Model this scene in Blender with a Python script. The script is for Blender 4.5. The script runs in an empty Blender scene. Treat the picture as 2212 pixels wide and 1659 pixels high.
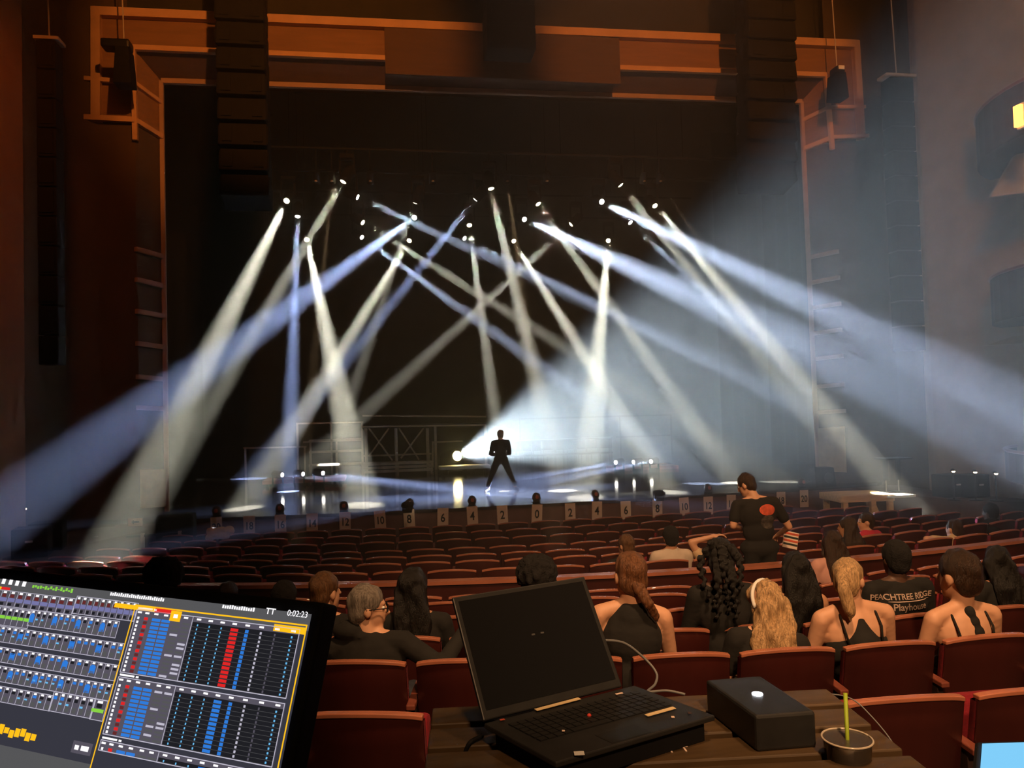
import bpy, bmesh, math, random
from mathutils import Vector, Matrix, Euler, noise
R_ = math.radians
sc = bpy.context.scene
col = sc.collection
random.seed(7)
# ------------------------------------------------------------------ camera
W, H, F = 2212, 1659, 1650.0
CAM = Vector((-2.98, 0, 2.96))
yaw, pitch, roll = R_(9.8), R_(1.88), R_(-1.68)
FW = Vector((math.sin(yaw)*math.cos(pitch), math.cos(yaw)*math.cos(pitch), math.sin(pitch)))
_rt = Vector((math.cos(yaw), -math.sin(yaw), 0)); _up = _rt.cross(FW)
RT = _rt*math.cos(roll)+_up*math.sin(roll); UP = -_rt*math.sin(roll)+_up*math.cos(roll)
_m = Matrix((RT, UP, -FW)).transposed().to_4x4(); _m.translation = CAM
_c = bpy.data.cameras.new('camera'); cam = bpy.data.objects.new('camera', _c); col.objects.link(cam)
cam.matrix_world = _m; _c.sensor_width = 36; _c.lens = F/W*36; _c.clip_start = .05; _c.clip_end = 200
sc.camera = cam
def ray(u, v): return RT*((u-W/2)/F)-UP*((v-H/2)/F)+FW
def atY(u, v, Y): d = ray(u, v); return CAM+d*(Y/d.y)
def atZ(u, v, z): d = ray(u, v); return CAM+d*((z-CAM.z)/d.z)
# ------------------------------------------------------------------ world, colour, render settings
wd = bpy.data.worlds.new('world'); sc.world = wd; wd.use_nodes = True
wd.node_tree.nodes['Background'].inputs[0].default_value = (.9, .75, .6, 1)
wd.node_tree.nodes['Background'].inputs[1].default_value = .004
sc.view_settings.view_transform = 'Standard'; sc.view_settings.look = 'None'
sc.view_settings.gamma = 1; sc.view_settings.use_curve_mapping = False
sc.view_settings.exposure = 0
sc.cycles.use_denoising = True; sc.cycles.denoising_input_passes = 'RGB_ALBEDO'
sc.cycles.use_adaptive_sampling = False; sc.cycles.max_bounces = 4; sc.cycles.diffuse_bounces = 2; sc.cycles.glossy_bounces = 2
sc.cycles.transmission_bounces = 4; sc.cycles.volume_bounces = 0; sc.cycles.transparent_max_bounces = 20
sc.cycles.caustics_reflective = False; sc.cycles.caustics_refractive = False
sc.cycles.time_limit = 1050
# ------------------------------------------------------------------ house lights (unseen spots without bodies, standing in for the hall's own lamps)
def spot(name, a, t, energy, color, size, blend=.15, rad=.06, parent=None):
    l = bpy.data.lights.new(name, 'SPOT'); l.energy = energy; l.color = color
    l.spot_size = R_(size); l.spot_blend = blend; l.shadow_soft_size = rad
    o = bpy.data.objects.new(name, l); col.objects.link(o); a = Vector(a); t = Vector(t)
    o.matrix_world = Matrix.Translation(a) @ (t-a).to_track_quat('-Z', 'Y').to_matrix().to_4x4()
    return o
WARM = (1, .50, .20)
spot('house_downlight', (-1.0, 1.0, 9.5), (.2, 4.6, 1.6), 2300, (1, .56, .27), 62, .6, .35)
spot('house_downlight', (-2.5, -3.5, 7.5), (.5, 5.2, 1.2), 2100, (1, .56, .27), 50, .8, .3)
spot('house_downlight', (0, 8.5, 11.5), (0, 11.5, .5), 650, (1, .50, .27), 80, .9, .4)
spot('house_downlight', (5.5, 8.2, 11.5), (6.4, 13.2, 1.0), 520, (1, .55, .25), 24, .8, .3)
spot('header_light', (-2.6, 3.0, 11.6), (-4.6, 15.9, 10.4), 4600, (1, .30, .05), 36, .5, .12)
spot('header_light', (2.4, 3.0, 11.8), (4.2, 15.9, 10.6), 4200, (1, .30, .05), 36, .5, .12)
spot('wall_light', (-6.4, 8.5, 9.5), (-8.3, 12.2, 7.5), 330, (1, .20, .02), 60, .8, .3)
spot('wall_light', (4.5, 7.0, 8.0), (8.6, 12.5, 8.0), 480, (1, .55, .28), 75, .8, .3)
# ------------------------------------------------------------------ materials
MT = {}
def mat(name, c, rough=.6, metal=0., var=.12, scale=8., bump=0., bscale=None, emit=None, estr=0., spec=None, stretch=None, coat=0.):
    if name in MT: return MT[name]
    m = bpy.data.materials.new(name); m.use_nodes = True; nt = m.node_tree
    b = nt.nodes['Principled BSDF']; b.inputs['Roughness'].default_value = rough; b.inputs['Metallic'].default_value = metal
    if spec is not None: b.inputs['Specular IOR Level'].default_value = spec
    if coat: b.inputs['Coat Weight'].default_value = coat
    c = Vector(c)
    if var:
        tc = nt.nodes.new('ShaderNodeTexCoord'); mp = nt.nodes.new('ShaderNodeMapping')
        if stretch: mp.inputs['Scale'].default_value = stretch
        nt.links.new(tc.outputs['Object'], mp.inputs[0])
        n = nt.nodes.new('ShaderNodeTexNoise'); n.inputs['Scale'].default_value = scale; n.inputs['Detail'].default_value = 5
        nt.links.new(mp.outputs[0], n.inputs['Vector'])
        r = nt.nodes.new('ShaderNodeValToRGB'); r.color_ramp.elements[0].position = .3; r.color_ramp.elements[1].position = .7
        r.color_ramp.elements[0].color = (*(c*(1-var)), 1); r.color_ramp.elements[1].color = (*(c*(1+var)), 1)
        nt.links.new(n.outputs['Fac'], r.inputs[0]); nt.links.new(r.outputs[0], b.inputs['Base Color'])
        if bump:
            n2 = nt.nodes.new('ShaderNodeTexNoise'); n2.inputs['Scale'].default_value = bscale or scale*4; n2.inputs['Detail'].default_value = 4
            nt.links.new(mp.outputs[0], n2.inputs['Vector'])
            bp = nt.nodes.new('ShaderNodeBump'); bp.inputs['Strength'].default_value = bump; bp.inputs['Distance'].default_value = .01
            nt.links.new(n2.outputs['Fac'], bp.inputs['Height']); nt.links.new(bp.outputs[0], b.inputs['Normal'])
    else: b.inputs['Base Color'].default_value = (*c, 1)
    if emit:
        b.inputs['Emission Color'].default_value = (*emit, 1); b.inputs['Emission Strength'].default_value = estr
    MT[name] = m; return m
mat('floor_carpet', (.045, .018, .014), .95, var=.3, scale=30)
mat('stage_floor', (.06, .06, .062), .10, var=.25, scale=3, bump=.05, bscale=6, spec=.6)
mat('stage_front', (.17, .09, .085), .7, var=.2, scale=4)
mat('black_cloth', (.005, .005, .006), .95, var=0)
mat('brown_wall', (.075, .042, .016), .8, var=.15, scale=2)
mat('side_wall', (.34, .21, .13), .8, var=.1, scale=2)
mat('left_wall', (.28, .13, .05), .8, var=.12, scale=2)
mat('ceiling_dark', (.03, .024, .010), .9, var=.2, scale=2)
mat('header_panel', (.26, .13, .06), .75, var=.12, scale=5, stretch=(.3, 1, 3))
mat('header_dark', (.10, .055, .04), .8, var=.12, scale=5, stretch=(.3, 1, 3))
mat('header_trim', (.62, .36, .20), .6, var=.08, scale=3)
mat('reveal_trim', (.42, .26, .19), .6, var=.1, scale=3)
mat('black_metal', (.012, .012, .013), .45, .3, var=.2)
mat('black_plastic', (.007, .007, .008), .75, var=.15, spec=.2)
mat('steel', (.62, .54, .48), .5, .25, var=.15, scale=6)
mat('seat_shell', (.052, .010, .008), .38, var=.25, scale=3, stretch=(1, 1, .25), coat=.25)
mat('seat_edge', (.42, .15, .085), .35, var=.12, scale=5, coat=.3)
mat('seat_fabric', (.22, .006, .016), .95, var=.2, scale=60, bump=.3, bscale=200)
mat('seat_iron', (.05, .03, .028), .55, .3, var=.2)
mat('arm_wood', (.20, .055, .035), .4, var=.15, scale=8)
mat('paper', (.85, .66, .55), .9, var=.06, scale=6)
mat('ink', (.01, .01, .012), .8, var=0)
mat('red_top', (.42, .10, .06), .5, var=.2, scale=4)
mat('raw_wood', (.80, .54, .28), .6, var=.18, scale=4, stretch=(1, 6, 6))
mat('case_wood', (.075, .045, .020), .5, var=.25, scale=6, stretch=(1, 8, 8))
mat('skin', (.66, .36, .22), .55, var=.05, scale=20)
mat('skin_tan', (.50, .25, .14), .55, var=.05, scale=20)
mat('skin_dark', (.10, .05, .032), .5, var=.08, scale=20)
for nm, c in dict(black=(.010, .009, .008), dark_brown=(.035, .018, .010), brown=(.13, .062, .026), auburn=(.17, .072, .032), blonde=(.52, .33, .16), grey=(.22, .19, .16)).items():
    mat('hair_'+nm, c, .42, var=.5, scale=22, bump=.9, bscale=60, stretch=(5, 5, .7), spec=.5)
mat('hair_coil', (.007, .006, .006), .9, var=.3, scale=60, bump=1, bscale=120)
mat('cloth_black', (.010, .009, .008), .9, var=.2, scale=12, bump=.3, bscale=30)
mat('cloth_white', (.62, .52, .42), .9, var=.08, scale=10, bump=.3, bscale=14)
mat('cloth_pink', (.62, .33, .27), .9, var=.08, scale=10, bump=.2, bscale=14)
mat('cloth_red', (.55, .03, .06), .9, var=.1, scale=10, bump=.2, bscale=14)
mat('cloth_tan', (.62, .45, .27), .9, var=.1, scale=14, bump=.4, bscale=24)
mat('cloth_green', (.02, .035, .03), .9, var=.2, scale=12)
mat('denim', (.03, .035, .05), .9, var=.2, scale=30)
mat('print_red', (.60, .09, .04), .8, var=.3, scale=25)
mat('white_paint', (.75, .74, .70), .6, var=.05)
mat('laptop_black', (.022, .022, .022), .42, var=.15, scale=20)
mat('laptop_screen', (.010, .010, .011), .25, var=.0)
mat('keycap', (.016, .016, .016), .45, var=.1)
mat('tape', (.80, .62, .34), .7, var=.05, scale=30)
mat('nub_red', (.7, .06, .04), .6, var=0)
mat('balcony_red', (.045, .016, .013), .6, var=.1, scale=4)
mat('balcony_cream', (.34, .22, .13), .8, var=.1, scale=4)
mat('cable_grey', (.16, .16, .16), .5, var=.1)
mat('straw', (.36, .50, .03), .5, var=0)
mat('platform_beige', (.45, .33, .2), .7, var=.1)
def emat(name, c, s):
    if name in MT: return MT[name]
    m = bpy.data.materials.new(name); m.use_nodes = True; nt = m.node_tree; nt.nodes.clear()
    o = nt.nodes.new('ShaderNodeOutputMaterial'); e = nt.nodes.new('ShaderNodeEmission')
    e.inputs[0].default_value = (*c, 1); e.inputs[1].default_value = s; nt.links.new(e.outputs[0], o.inputs[0]); MT[name] = m; return m
emat('lens_warm', (1, .86, .50), 14); emat('lens_white', (1, .95, .82), 14); emat('lens_blue', (.82, .88, 1), 10)
emat('lens_hot', (1, .80, .30), 60); emat('lens_dim', (1, .9, .7), 2.0); emat('sconce_glow', (1, .36, .05), 5)
emat('lens_small', (1, .8, .5), 6)
# ------------------------------------------------------------------ mesh helpers
def tag(o, label=None, cat=None, group=None, kind=None):
    if label: o['label'] = label
    if cat: o['category'] = cat
    if group: o['group'] = group
    if kind: o['kind'] = kind
    return o
def empty(name, loc=(0, 0, 0), rz=0., label=None, cat=None, group=None):
    o = bpy.data.objects.new(name, None); col.objects.link(o); o.location = loc; o.rotation_euler = (0, 0, rz)
    o.empty_display_size = .1
    return tag(o, label, cat, group)
class MB:
    def __init__(s): s.bm = bmesh.new()
    def _mi(s, geom, mi):
        for f in {f for v in geom for f in v.link_faces}: f.material_index = mi
    def box(s, c, d, rot=None, mi=0, bev=0.):
        r = bmesh.ops.create_cube(s.bm, size=1)['verts']; m = Matrix.Diagonal((*d, 1))
        if rot is not None: m = (rot.to_matrix() if isinstance(rot, Euler) else rot).to_4x4() @ m
        m = Matrix.Translation(c) @ m
        for v in r: v.co = m @ v.co
        s._mi(r, mi)
        if bev:
            es = list({e for v in r for e in v.link_edges}); bmesh.ops.bevel(s.bm, geom=es, offset=bev, segments=2, affect='EDGES', profile=.6)
        return s
    def b2(s, a, b, mi=0, bev=0.):
        a = Vector(a); b = Vector(b); return s.box((a+b)/2, [abs(x) for x in (b-a)], mi=mi, bev=bev)
    def bar(s, a, b, w, h=None, mi=0, n=0):
        a = Vector(a); b = Vector(b); d = b-a; L = d.length
        if L < 1e-6: return s
        q = d.to_track_quat('Z', 'Y').to_matrix().to_4x4()
        if n:
            r = bmesh.ops.create_cone(s.bm, cap_ends=True, segments=n, radius1=w/2, radius2=(h or w)/2, depth=L)['verts']; sc_ = Matrix.Identity(4)
        else:
            r = bmesh.ops.create_cube(s.bm, size=1)['verts']; sc_ = Matrix.Diagonal((w, h or w, L, 1))
        m = Matrix.Translation((a+b)/2) @ q @ sc_
        for v in r: v.co = m @ v.co
        s._mi(r, mi); return s
    def tube(s, pts, r, n=8, mi=0):
        pts = [Vector(p) for p in pts]; rings = []; prev = None
        for i, p in enumerate(pts):
            t = (pts[min(i+1, len(pts)-1)]-pts[max(i-1, 0)]).normalized()
            x = t.orthogonal() if prev is None else (prev-t*prev.dot(t))
            x.normalize(); prev = x; y = t.cross(x); rr = r[i] if isinstance(r, (list, tuple)) else r
            rings.append([s.bm.verts.new(p+(x*math.cos(a)+y*math.sin(a))*rr) for a in [2*math.pi*k/n for k in range(n)]])
        for i in range(len(rings)-1):
            for k in range(n):
                f = s.bm.faces.new((rings[i][k], rings[i][(k+1) % n], rings[i+1][(k+1) % n], rings[i+1][k])); f.material_index = mi; f.smooth = True
        for rg, fl in ((rings[0], 1), (rings[-1], 0)):
            f = s.bm.faces.new(rg[::-1] if fl else rg); f.material_index = mi
        return s
    def sph(s, c, r, seg=12, mi=0, rot=None):
        v_ = bmesh.ops.create_uvsphere(s.bm, u_segments=seg, v_segments=max(6, seg*2//3), radius=1)['verts']
        if not hasattr(r, '__len__'): r = (r, r, r)
        m = Matrix.Translation(c) @ ((rot.to_matrix().to_4x4() if isinstance(rot, Euler) else rot.to_4x4()) if rot is not None else Matrix.Identity(4)) @ Matrix.Diagonal((*r, 1))
        for v in v_: v.co = m @ v.co
        for f in {f for v in v_ for f in v.link_faces}: f.material_index = mi; f.smooth = True
        return s
    def cyl(s, c, r, h, n=20, mi=0, r2=None, rot=None):
        v_ = bmesh.ops.create_cone(s.bm, cap_ends=True, segments=n, radius1=r, radius2=r if r2 is None else r2, depth=h)['verts']
        m = Matrix.Translation(c) @ (rot.to_4x4() if rot is not None else Matrix.Identity(4))
        for v in v_: v.co = m @ v.co
        s._mi(v_, mi); return s
    def quad(s, pts, mi=0):
        f = s.bm.faces.new([s.bm.verts.new(p) for p in pts]); f.material_index = mi; return s
    def prism(s, pts, off, mi=0):
        # extrude polygon pts by vector off
        off = Vector(off); a = [s.bm.verts.new(Vector(p)) for p in pts]; b = [s.bm.verts.new(Vector(p)+off) for p in pts]; n = len(a)
        fs = [s.bm.faces.new(a[::-1]), s.bm.faces.new(b)]+[s.bm.faces.new((a[i], a[(i+1) % n], b[(i+1) % n], b[i])) for i in range(n)]
        for f in fs: f.material_index = mi
        return s
    def cap(s, a, b, ra, rb, seg=10):      # tapered capsule (closed shells, for remeshing)
        a = Vector(a); b = Vector(b); s.sph(a, ra, seg); s.sph(b, rb, seg)
        d = b-a
        if d.length > 1e-5:
            q = d.to_track_quat('Z', 'Y').to_matrix().to_4x4()
            v_ = bmesh.ops.create_cone(s.bm, cap_ends=True, segments=seg+2, radius1=ra, radius2=rb, depth=d.length)['verts']
            m = Matrix.Translation((a+b)/2) @ q
            for v in v_: v.co = m @ v.co
        return s
    def build(s, name, mats, parent=None, smooth=False, bevel=0.):
        me = bpy.data.meshes.new(name); bmesh.ops.recalc_face_normals(s.bm, faces=s.bm.faces[:]); s.bm.to_mesh(me); s.bm.free()
        if not isinstance(mats, (list, tuple)): mats = [mats]
        for m in mats: me.materials.append(MT[m] if isinstance(m, str) else m)
        if smooth:
            for p in me.polygons: p.use_smooth = True
        o = bpy.data.objects.new(name, me); col.objects.link(o)
        if parent is not None: o.parent = parent
        if bevel:
            md = o.modifiers.new('bevel', 'BEVEL'); md.width = bevel; md.segments = 2; md.limit_method = 'ANGLE'
        return o
def remesh(mb, voxel, sm=3, disp=0., dscale=30., seed=0.):
    """melt overlapping shells into one continuous mesh; returns mesh data"""
    me = bpy.data.meshes.new('tmp'); bmesh.ops.recalc_face_normals(mb.bm, faces=mb.bm.faces[:]); mb.bm.to_mesh(me); mb.bm.free()
    o = bpy.data.objects.new('tmp', me); col.objects.link(o)
    r = o.modifiers.new('r', 'REMESH'); r.mode = 'VOXEL'; r.voxel_size = voxel; r.use_smooth_shade = True
    s = o.modifiers.new('s', 'SMOOTH'); s.factor = .5; s.iterations = sm
    dg = bpy.context.evaluated_depsgraph_get(); dg.update()
    ev = o.evaluated_get(dg); out = bpy.data.meshes.new_from_object(ev)
    bpy.data.objects.remove(o); bpy.data.meshes.remove(me)
    if disp:
        out.update()
        nr = [v.normal.copy() for v in out.vertices]
        for v, n in zip(out.vertices, nr):
            p = v.co*dscale; p.z *= .25
            v.co += n*noise.noise(p+Vector((seed, 0, 0)))*disp
    for p in out.polygons: p.use_smooth = True
    return out
def mobj(name, me, m, parent=None):
    me.materials.clear(); me.materials.append(MT[m]); me.name = name
    o = bpy.data.objects.new(name, me); col.objects.link(o)
    if parent is not None: o.parent = parent
    return o
def struct(name, mb, m, **k):
    o = mb.build(name, m, **k); o['kind'] = 'structure'; return o
def text_mesh(txt, size, depth=.002, align='CENTER', bold=0.):
    cu = bpy.data.curves.new('t', 'FONT'); cu.body = txt; cu.size = size; cu.extrude = depth; cu.align_x = align; cu.align_y = 'CENTER'; cu.offset = bold; cu.resolution_u = 3
    o = bpy.data.objects.new('t', cu); col.objects.link(o); dg = bpy.context.evaluated_depsgraph_get(); dg.update()
    me = bpy.data.meshes.new_from_object(o.evaluated_get(dg)); bpy.data.objects.remove(o); bpy.data.curves.remove(cu); return me
ORD = ['zeroth', 'first', 'second', 'third', 'fourth', 'fifth', 'sixth', 'seventh', 'eighth', 'ninth', 'tenth', 'eleventh', 'twelfth', 'thirteenth', 'fourteenth', 'fifteenth', 'sixteenth', 'seventeenth', 'eighteenth', 'nineteenth', 'twentieth'] + \
      ['twenty-'+x for x in ('first', 'second', 'third', 'fourth', 'fifth', 'sixth', 'seventh', 'eighth', 'ninth')]+['thirtieth', 'thirty-first', 'thirty-second', 'thirty-third']
def interp(x, xs, ys):
    if x <= xs[0]: return ys[0]
    for i in range(1, len(xs)):
        if x <= xs[i]: t = (x-xs[i-1])/(xs[i]-xs[i-1]); return ys[i-1]+t*(ys[i]-ys[i-1])
    return ys[-1]
# ------------------------------------------------------------------ hall geometry: rows are arcs round the stage; b = distance of a row on the centre line
XC = .7
ROWB = [13.73, 12.8, 11.87, 10.94, 10.01, 9.08, 8.15, 6.88, 6.3, 5.55, 4.7, 3.83, 2.93]
ROWT = [.92, .945, .975, 1.0, 1.075, 1.165, 1.245, 1.26, 1.34, 1.41, 1.50, 1.62, 1.68]
SEAT_H = .87
def curv(b): return interp(b, [5, 13.73], [.033, .013])
def arcY(b, X): return b+curv(b)*(X-XC)**2
FBX = [0]+ROWB[::-1]+[15.5]; FZX = [1.02]+[t-SEAT_H for t in ROWT[::-1]]+[.0]
def floor_b(b): return interp(b, FBX, FZX)
def b_of(X, Y):
    b = Y
    for _ in range(20): b = Y-curv(b)*(X-XC)**2
    return b
def floor_z(X, Y): return floor_b(b_of(X, Y))
mb = MB(); nx, ny = 46, 60; g = []
for j in range(ny+1):
    row = []
    for i in range(nx+1):
        X = -11.5+23*i/nx; Y = -2+17.6*j/ny; row.append(mb.bm.verts.new((X, Y, floor_z(X, max(Y, .1)) if Y > .1 else 1.02)))
    g.append(row)
for j in range(ny):
    for i in range(nx): mb.bm.faces.new((g[j][i], g[j][i+1], g[j+1][i+1], g[j+1][i]))
struct('floor', mb, 'floor_carpet', smooth=True)
# stage
ZS = 1.05
def apronY(X): return 15.03+.0094*X*X
mb = MB(); pts = [(x*.5, apronY(x*.5), ZS) for x in range(-18, 19)]
pts = [(-11.5, 17.2, ZS), (-9, 16.4, ZS)]+pts[2:-2]+[(9, 16.4, ZS), (11.5, 17.2, ZS), (11.5, 30, ZS), (-11.5, 30, ZS)]
mb.prism(pts, (0, 0, -.06)); struct('floor_stage', mb, 'stage_floor')
mb = MB()
fr = [(x*.5, apronY(x*.5)+.02) for x in range(-16, 17)]
for (x0, y0), (x1, y1) in zip(fr, fr[1:]):
    mb.quad([(x0, y0, 0), (x1, y1, 0), (x1, y1, ZS-.06), (x0, y0, ZS-.06)])
    mb.quad([(x0, y0+.3, 0), (x1, y1+.3, 0), (x1, y1+.3, ZS-.06), (x0, y0+.3, ZS-.06)])
struct('wall_stage_front', mb, 'stage_front')
# back and ceiling
mb = MB(); n = 160
for i in range(n):   # pleated black backdrop
    x0 = -11.4+22.8*i/n; x1 = -11.4+22.8*(i+1)/n; y0 = 29.6+.05*math.sin(i*1.3); y1 = 29.6+.05*math.sin((i+1)*1.3)
    mb.quad([(x0, y0, ZS), (x1, y1, ZS), (x1, y1, 13), (x0, y0, 13)])
struct('wall_back', mb, 'black_cloth')
mb = MB(); mb.b2((-11.6, 16.9, 13), (11.6, 30, 13.2)); struct('ceiling_stage', mb, 'black_cloth')
mb = MB(); mb.b2((-12, -4, 13), (12, 16.9, 13.2))
struct('ceiling', mb, 'ceiling_dark')
mb = MB(); mb.b2((-12, -4.2, 1), (12, -4, 13)); struct('wall_rear', mb, 'brown_wall')
for i, (x, s) in enumerate(((-11.5, -1), (11.5, 1))):
    mb = MB(); mb.b2((x, 16.9, 0), (x+s*.15, 30, 13)); struct('wall_stage_'+('left', 'right')[i], mb, 'black_cloth')
# masking legs
for k, (x, y) in enumerate([(-8.6, 18.2), (-8.6, 21.6), (-8.4, 25), (8.7, 18.2), (8.7, 21.6), (8.7, 25)]):
    mb = MB(); s = -1 if x < 0 else 1
    for i in range(24):
        xa = x+s*i*.1; xb = x+s*(i+1)*.1
        mb.quad([(xa, y+.06*math.sin(i*1.5), ZS), (xb, y+.06*math.sin((i+1)*1.5), ZS), (xb, y+.06*math.sin((i+1)*1.5), 12.5), (xa, y+.06*math.sin(i*1.5), 12.5)])
    o = mb.build('stage_curtain', 'black_cloth')
    tag(o, 'black masking curtain at the %s side of the stage, %s from the front' % ('left' if x < 0 else 'right', ORD[k % 3+1]), 'curtain', 'black masking curtains')
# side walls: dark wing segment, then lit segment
def wallseg(name, pts, m, z0=0, z1=13, th=.15):
    mb = MB()
    for (x0, y0), (x1, y1) in zip(pts, pts[1:]):
        mb.quad([(x0, y0, z0), (x1, y1, z0), (x1, y1, z1), (x0, y0, z1)])
    struct(name, mb, m)
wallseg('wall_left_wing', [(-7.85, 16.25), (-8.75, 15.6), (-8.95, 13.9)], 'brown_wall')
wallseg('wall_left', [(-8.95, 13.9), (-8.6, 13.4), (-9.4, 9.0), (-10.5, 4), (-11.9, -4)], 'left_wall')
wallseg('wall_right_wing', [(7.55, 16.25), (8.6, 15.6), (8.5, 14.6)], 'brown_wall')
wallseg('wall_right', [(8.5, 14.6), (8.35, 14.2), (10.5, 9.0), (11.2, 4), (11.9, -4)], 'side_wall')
# ------------------------------------------------------------------ proscenium
IL, IR = Vector((-7.26, 16.5, 9.9)), Vector((7.02, 16.5, 10.04))
ML, MR = Vector((-7.62, 15.9, 10.29)), Vector((7.30, 15.9, 10.43))
OL, OR = Vector((-8.33, 15.9, 10.96)), Vector((8.13, 15.9, 11.18))
mb = MB()
mb.quad([ML, MR, OR, OL]); struct('wall_header', mb, 'header_panel')
mb = MB(); mb.quad([OL+Vector((0, .8, -.4)), OR+Vector((0, .8, -.4)), OR+Vector((0, .8, 1.9)), OL+Vector((0, .8, 2.1))])
mb.quad([OL, OR, OR+Vector((0, .8, 0)), OL+Vector((0, .8, 0))])
struct('wall_header_top', mb, 'ceiling_dark')
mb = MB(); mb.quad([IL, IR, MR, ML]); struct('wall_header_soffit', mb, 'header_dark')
mb = MB()   # wall above opening, behind header
mb.quad([(-9, 16.9, 9.95), (9, 16.9, 10.1), (9, 16.9, 13), (-9, 16.9, 13)])
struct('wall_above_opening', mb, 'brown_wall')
mb = MB()
mb.quad([(-8.35, 15.9, 8.86), (-7.62, 15.9, 8.80), ML, OL]); mb.quad([(7.36, 15.9, 8.9), (8.17, 15.9, 9.0), OR, MR])
mb.quad([(-7.62, 15.9, 8.8), (-7.27, 16.5, 8.72), IL, ML]); mb.quad([(7.36, 15.9, 8.9), (7.05, 16.5, 8.85), IR, MR])
struct('wall_header_cheeks', mb, 'header_panel')
mb = MB()
mb.quad([(-7.62, 15.9, 0), (-7.27, 16.5, 0), (-7.27, 16.5, 8.8), (-7.62, 15.9, 8.8)])
mb.quad([(7.42, 15.9, 0), (7.05, 16.5, 0), (7.05, 16.5, 8.9), (7.42, 15.9, 8.9)])
mb.quad([(-7.62, 15.9, 0), (-7.62, 15.9, 8.8), (-8.8, 15.95, 8.8), (-8.8, 15.95, 0)])
mb.quad([(7.42, 15.9, 0), (7.42, 15.9, 8.9), (8.7, 15.95, 8.9), (8.7, 15.95, 0)])
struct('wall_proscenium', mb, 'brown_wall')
def trimbar(n, a, b, w, m='header_trim'):
    mb = MB(); mb.bar(a, b, w, w); return struct('trim_%d' % n, mb, m)
dn = Vector((0, -.06, 0))
trimbar(1, OL+dn, OR+dn, .17); trimbar(2, OL+dn+Vector((.05, 0, .08)), Vector((-8.30, 15.84, 8.80)), .17); trimbar(3, OR+dn+Vector((-.05, 0, .08)), Vector((8.12, 15.84, 8.95)), .15)
trimbar(4, ML+dn, Vector((-2.72, 15.84, 10.32)), .10); trimbar(5, Vector((2.35, 15.84, 10.36)), MR+dn, .10)
trimbar(6, IL+dn, IR+dn, .10, 'reveal_trim')
trimbar(7, Vector((-8.52, 15.82, 8.86)), Vector((-7.60, 15.82, 8.84)), .10); trimbar(8, Vector((-7.60, 15.84, 8.84)), Vector((-7.27, 16.44, 8.74)), .10)
trimbar(9, Vector((-8.5, 15.8, 9.62)), Vector((-7.62, 15.8, 9.58)), .08); trimbar(10, Vector((-7.60, 15.84, 9.58)), Vector((-7.27, 16.44, 9.45)), .08)
trimbar(11, Vector((7.38, 15.82, 8.98)), Vector((8.3, 15.82, 9.04)), .08); trimbar(12, Vector((7.40, 15.84, 8.98)), Vector((7.06, 16.44, 8.92)), .10)
trimbar(13, Vector((7.38, 15.82, 9.68)), Vector((8.25, 15.82, 9.72)), .07); trimbar(14, Vector((7.40, 15.84, 9.7)), Vector((7.06, 16.44, 9.6)), .09)
trimbar(15, ML+dn, Vector((-7.60, 15.84, 8.45)), .09); trimbar(16, MR+dn, Vector((7.38, 15.84, 8.7)), .09)
trimbar(17, IL+dn, Vector((-7.27, 16.44, 1.1)), .08, 'reveal_trim'); trimbar(18, IR+dn, Vector((7.06, 16.44, 1.1)), .08, 'reveal_trim')
k = 19
for sx, xo, xi, rungs in ((-1, -7.62, -7.27, (6.3, 5.7, 5.08, 4.45, 3.8, 3.2)), (1, 7.42, 7.05, (6.35, 5.75, 5.15, 4.55, 3.95, 3.3, 2.7))):
    for z in rungs:
        trimbar(k, (xo, 15.84, z), (xi, 16.44, z-.03), .09, 'reveal_trim'); k += 1
mb = MB(); mb.quad([(-7.60, 15.85, 1.25), (-7.24, 16.46, 1.2), (-7.24, 16.46, 1.95), (-7.60, 15.85, 2.0)]); mb.quad([(7.40, 15.85, 1.3), (7.02, 16.46, 1.3), (7.02, 16.46, 2.3), (7.40, 15.85, 2.35)])
struct('trim_%d' % k, mb, 'platform_beige'); k += 1
# dark board in place of the shadow across the header's centre
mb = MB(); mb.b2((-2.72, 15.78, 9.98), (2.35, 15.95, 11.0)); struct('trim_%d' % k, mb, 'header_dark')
# ------------------------------------------------------------------ hanging speaker arrays
def cable(a, b, label, r=.012, name='hanging_cable'):
    o = MB().bar(a, b, r*2, n=6).build(name, 'steel'); return tag(o, label, 'cable')
def array(u0, u1, v1, Y, n, label, curve=.05):
    a = atY((u0+u1)/2, 0, Y); w = (atY(u1, 200, Y)-atY(u0, 200, Y)).length; zb = atY((u0+u1)/2, v1, Y).z
    zt = 12.3; h = (zt-zb)/n
    t = empty('line_array', (a.x, Y, zb), 0, label, 'speaker')
    for i in range(n):
        k_ = (n-i)/n; off = .55*k_*k_-.05
        mb = MB(); mb.box((0, -off*.0, 0), (w, .6, h*.94), bev=.02)
        for x in (-w*.32, w*.32): mb.box((x, -.31, 0), (w*.2, .02, h*.7))
        for x in (-w*.5, w*.5): mb.box((x, -.22, 0), (.03, .08, h*.8))
        o = mb.build('speaker_cabinet', 'black_plastic', t); o.location = (0, .25*(1-i/n)**2, (i+.5)*h); o.rotation_euler = (R_(-14*(1-i/n)), 0, 0)
    mb = MB(); mb.box((0, 0, n*h+.05), (w*.9, .7, .08)); mb.build('rigging_frame', 'black_metal', t)
array(470, 573, 435, 14.3, 12, 'tall black speaker array hanging left of the header centre')
array(1602, 1703, 400, 14.3, 12, 'tall black speaker array hanging right of the header centre')
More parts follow.
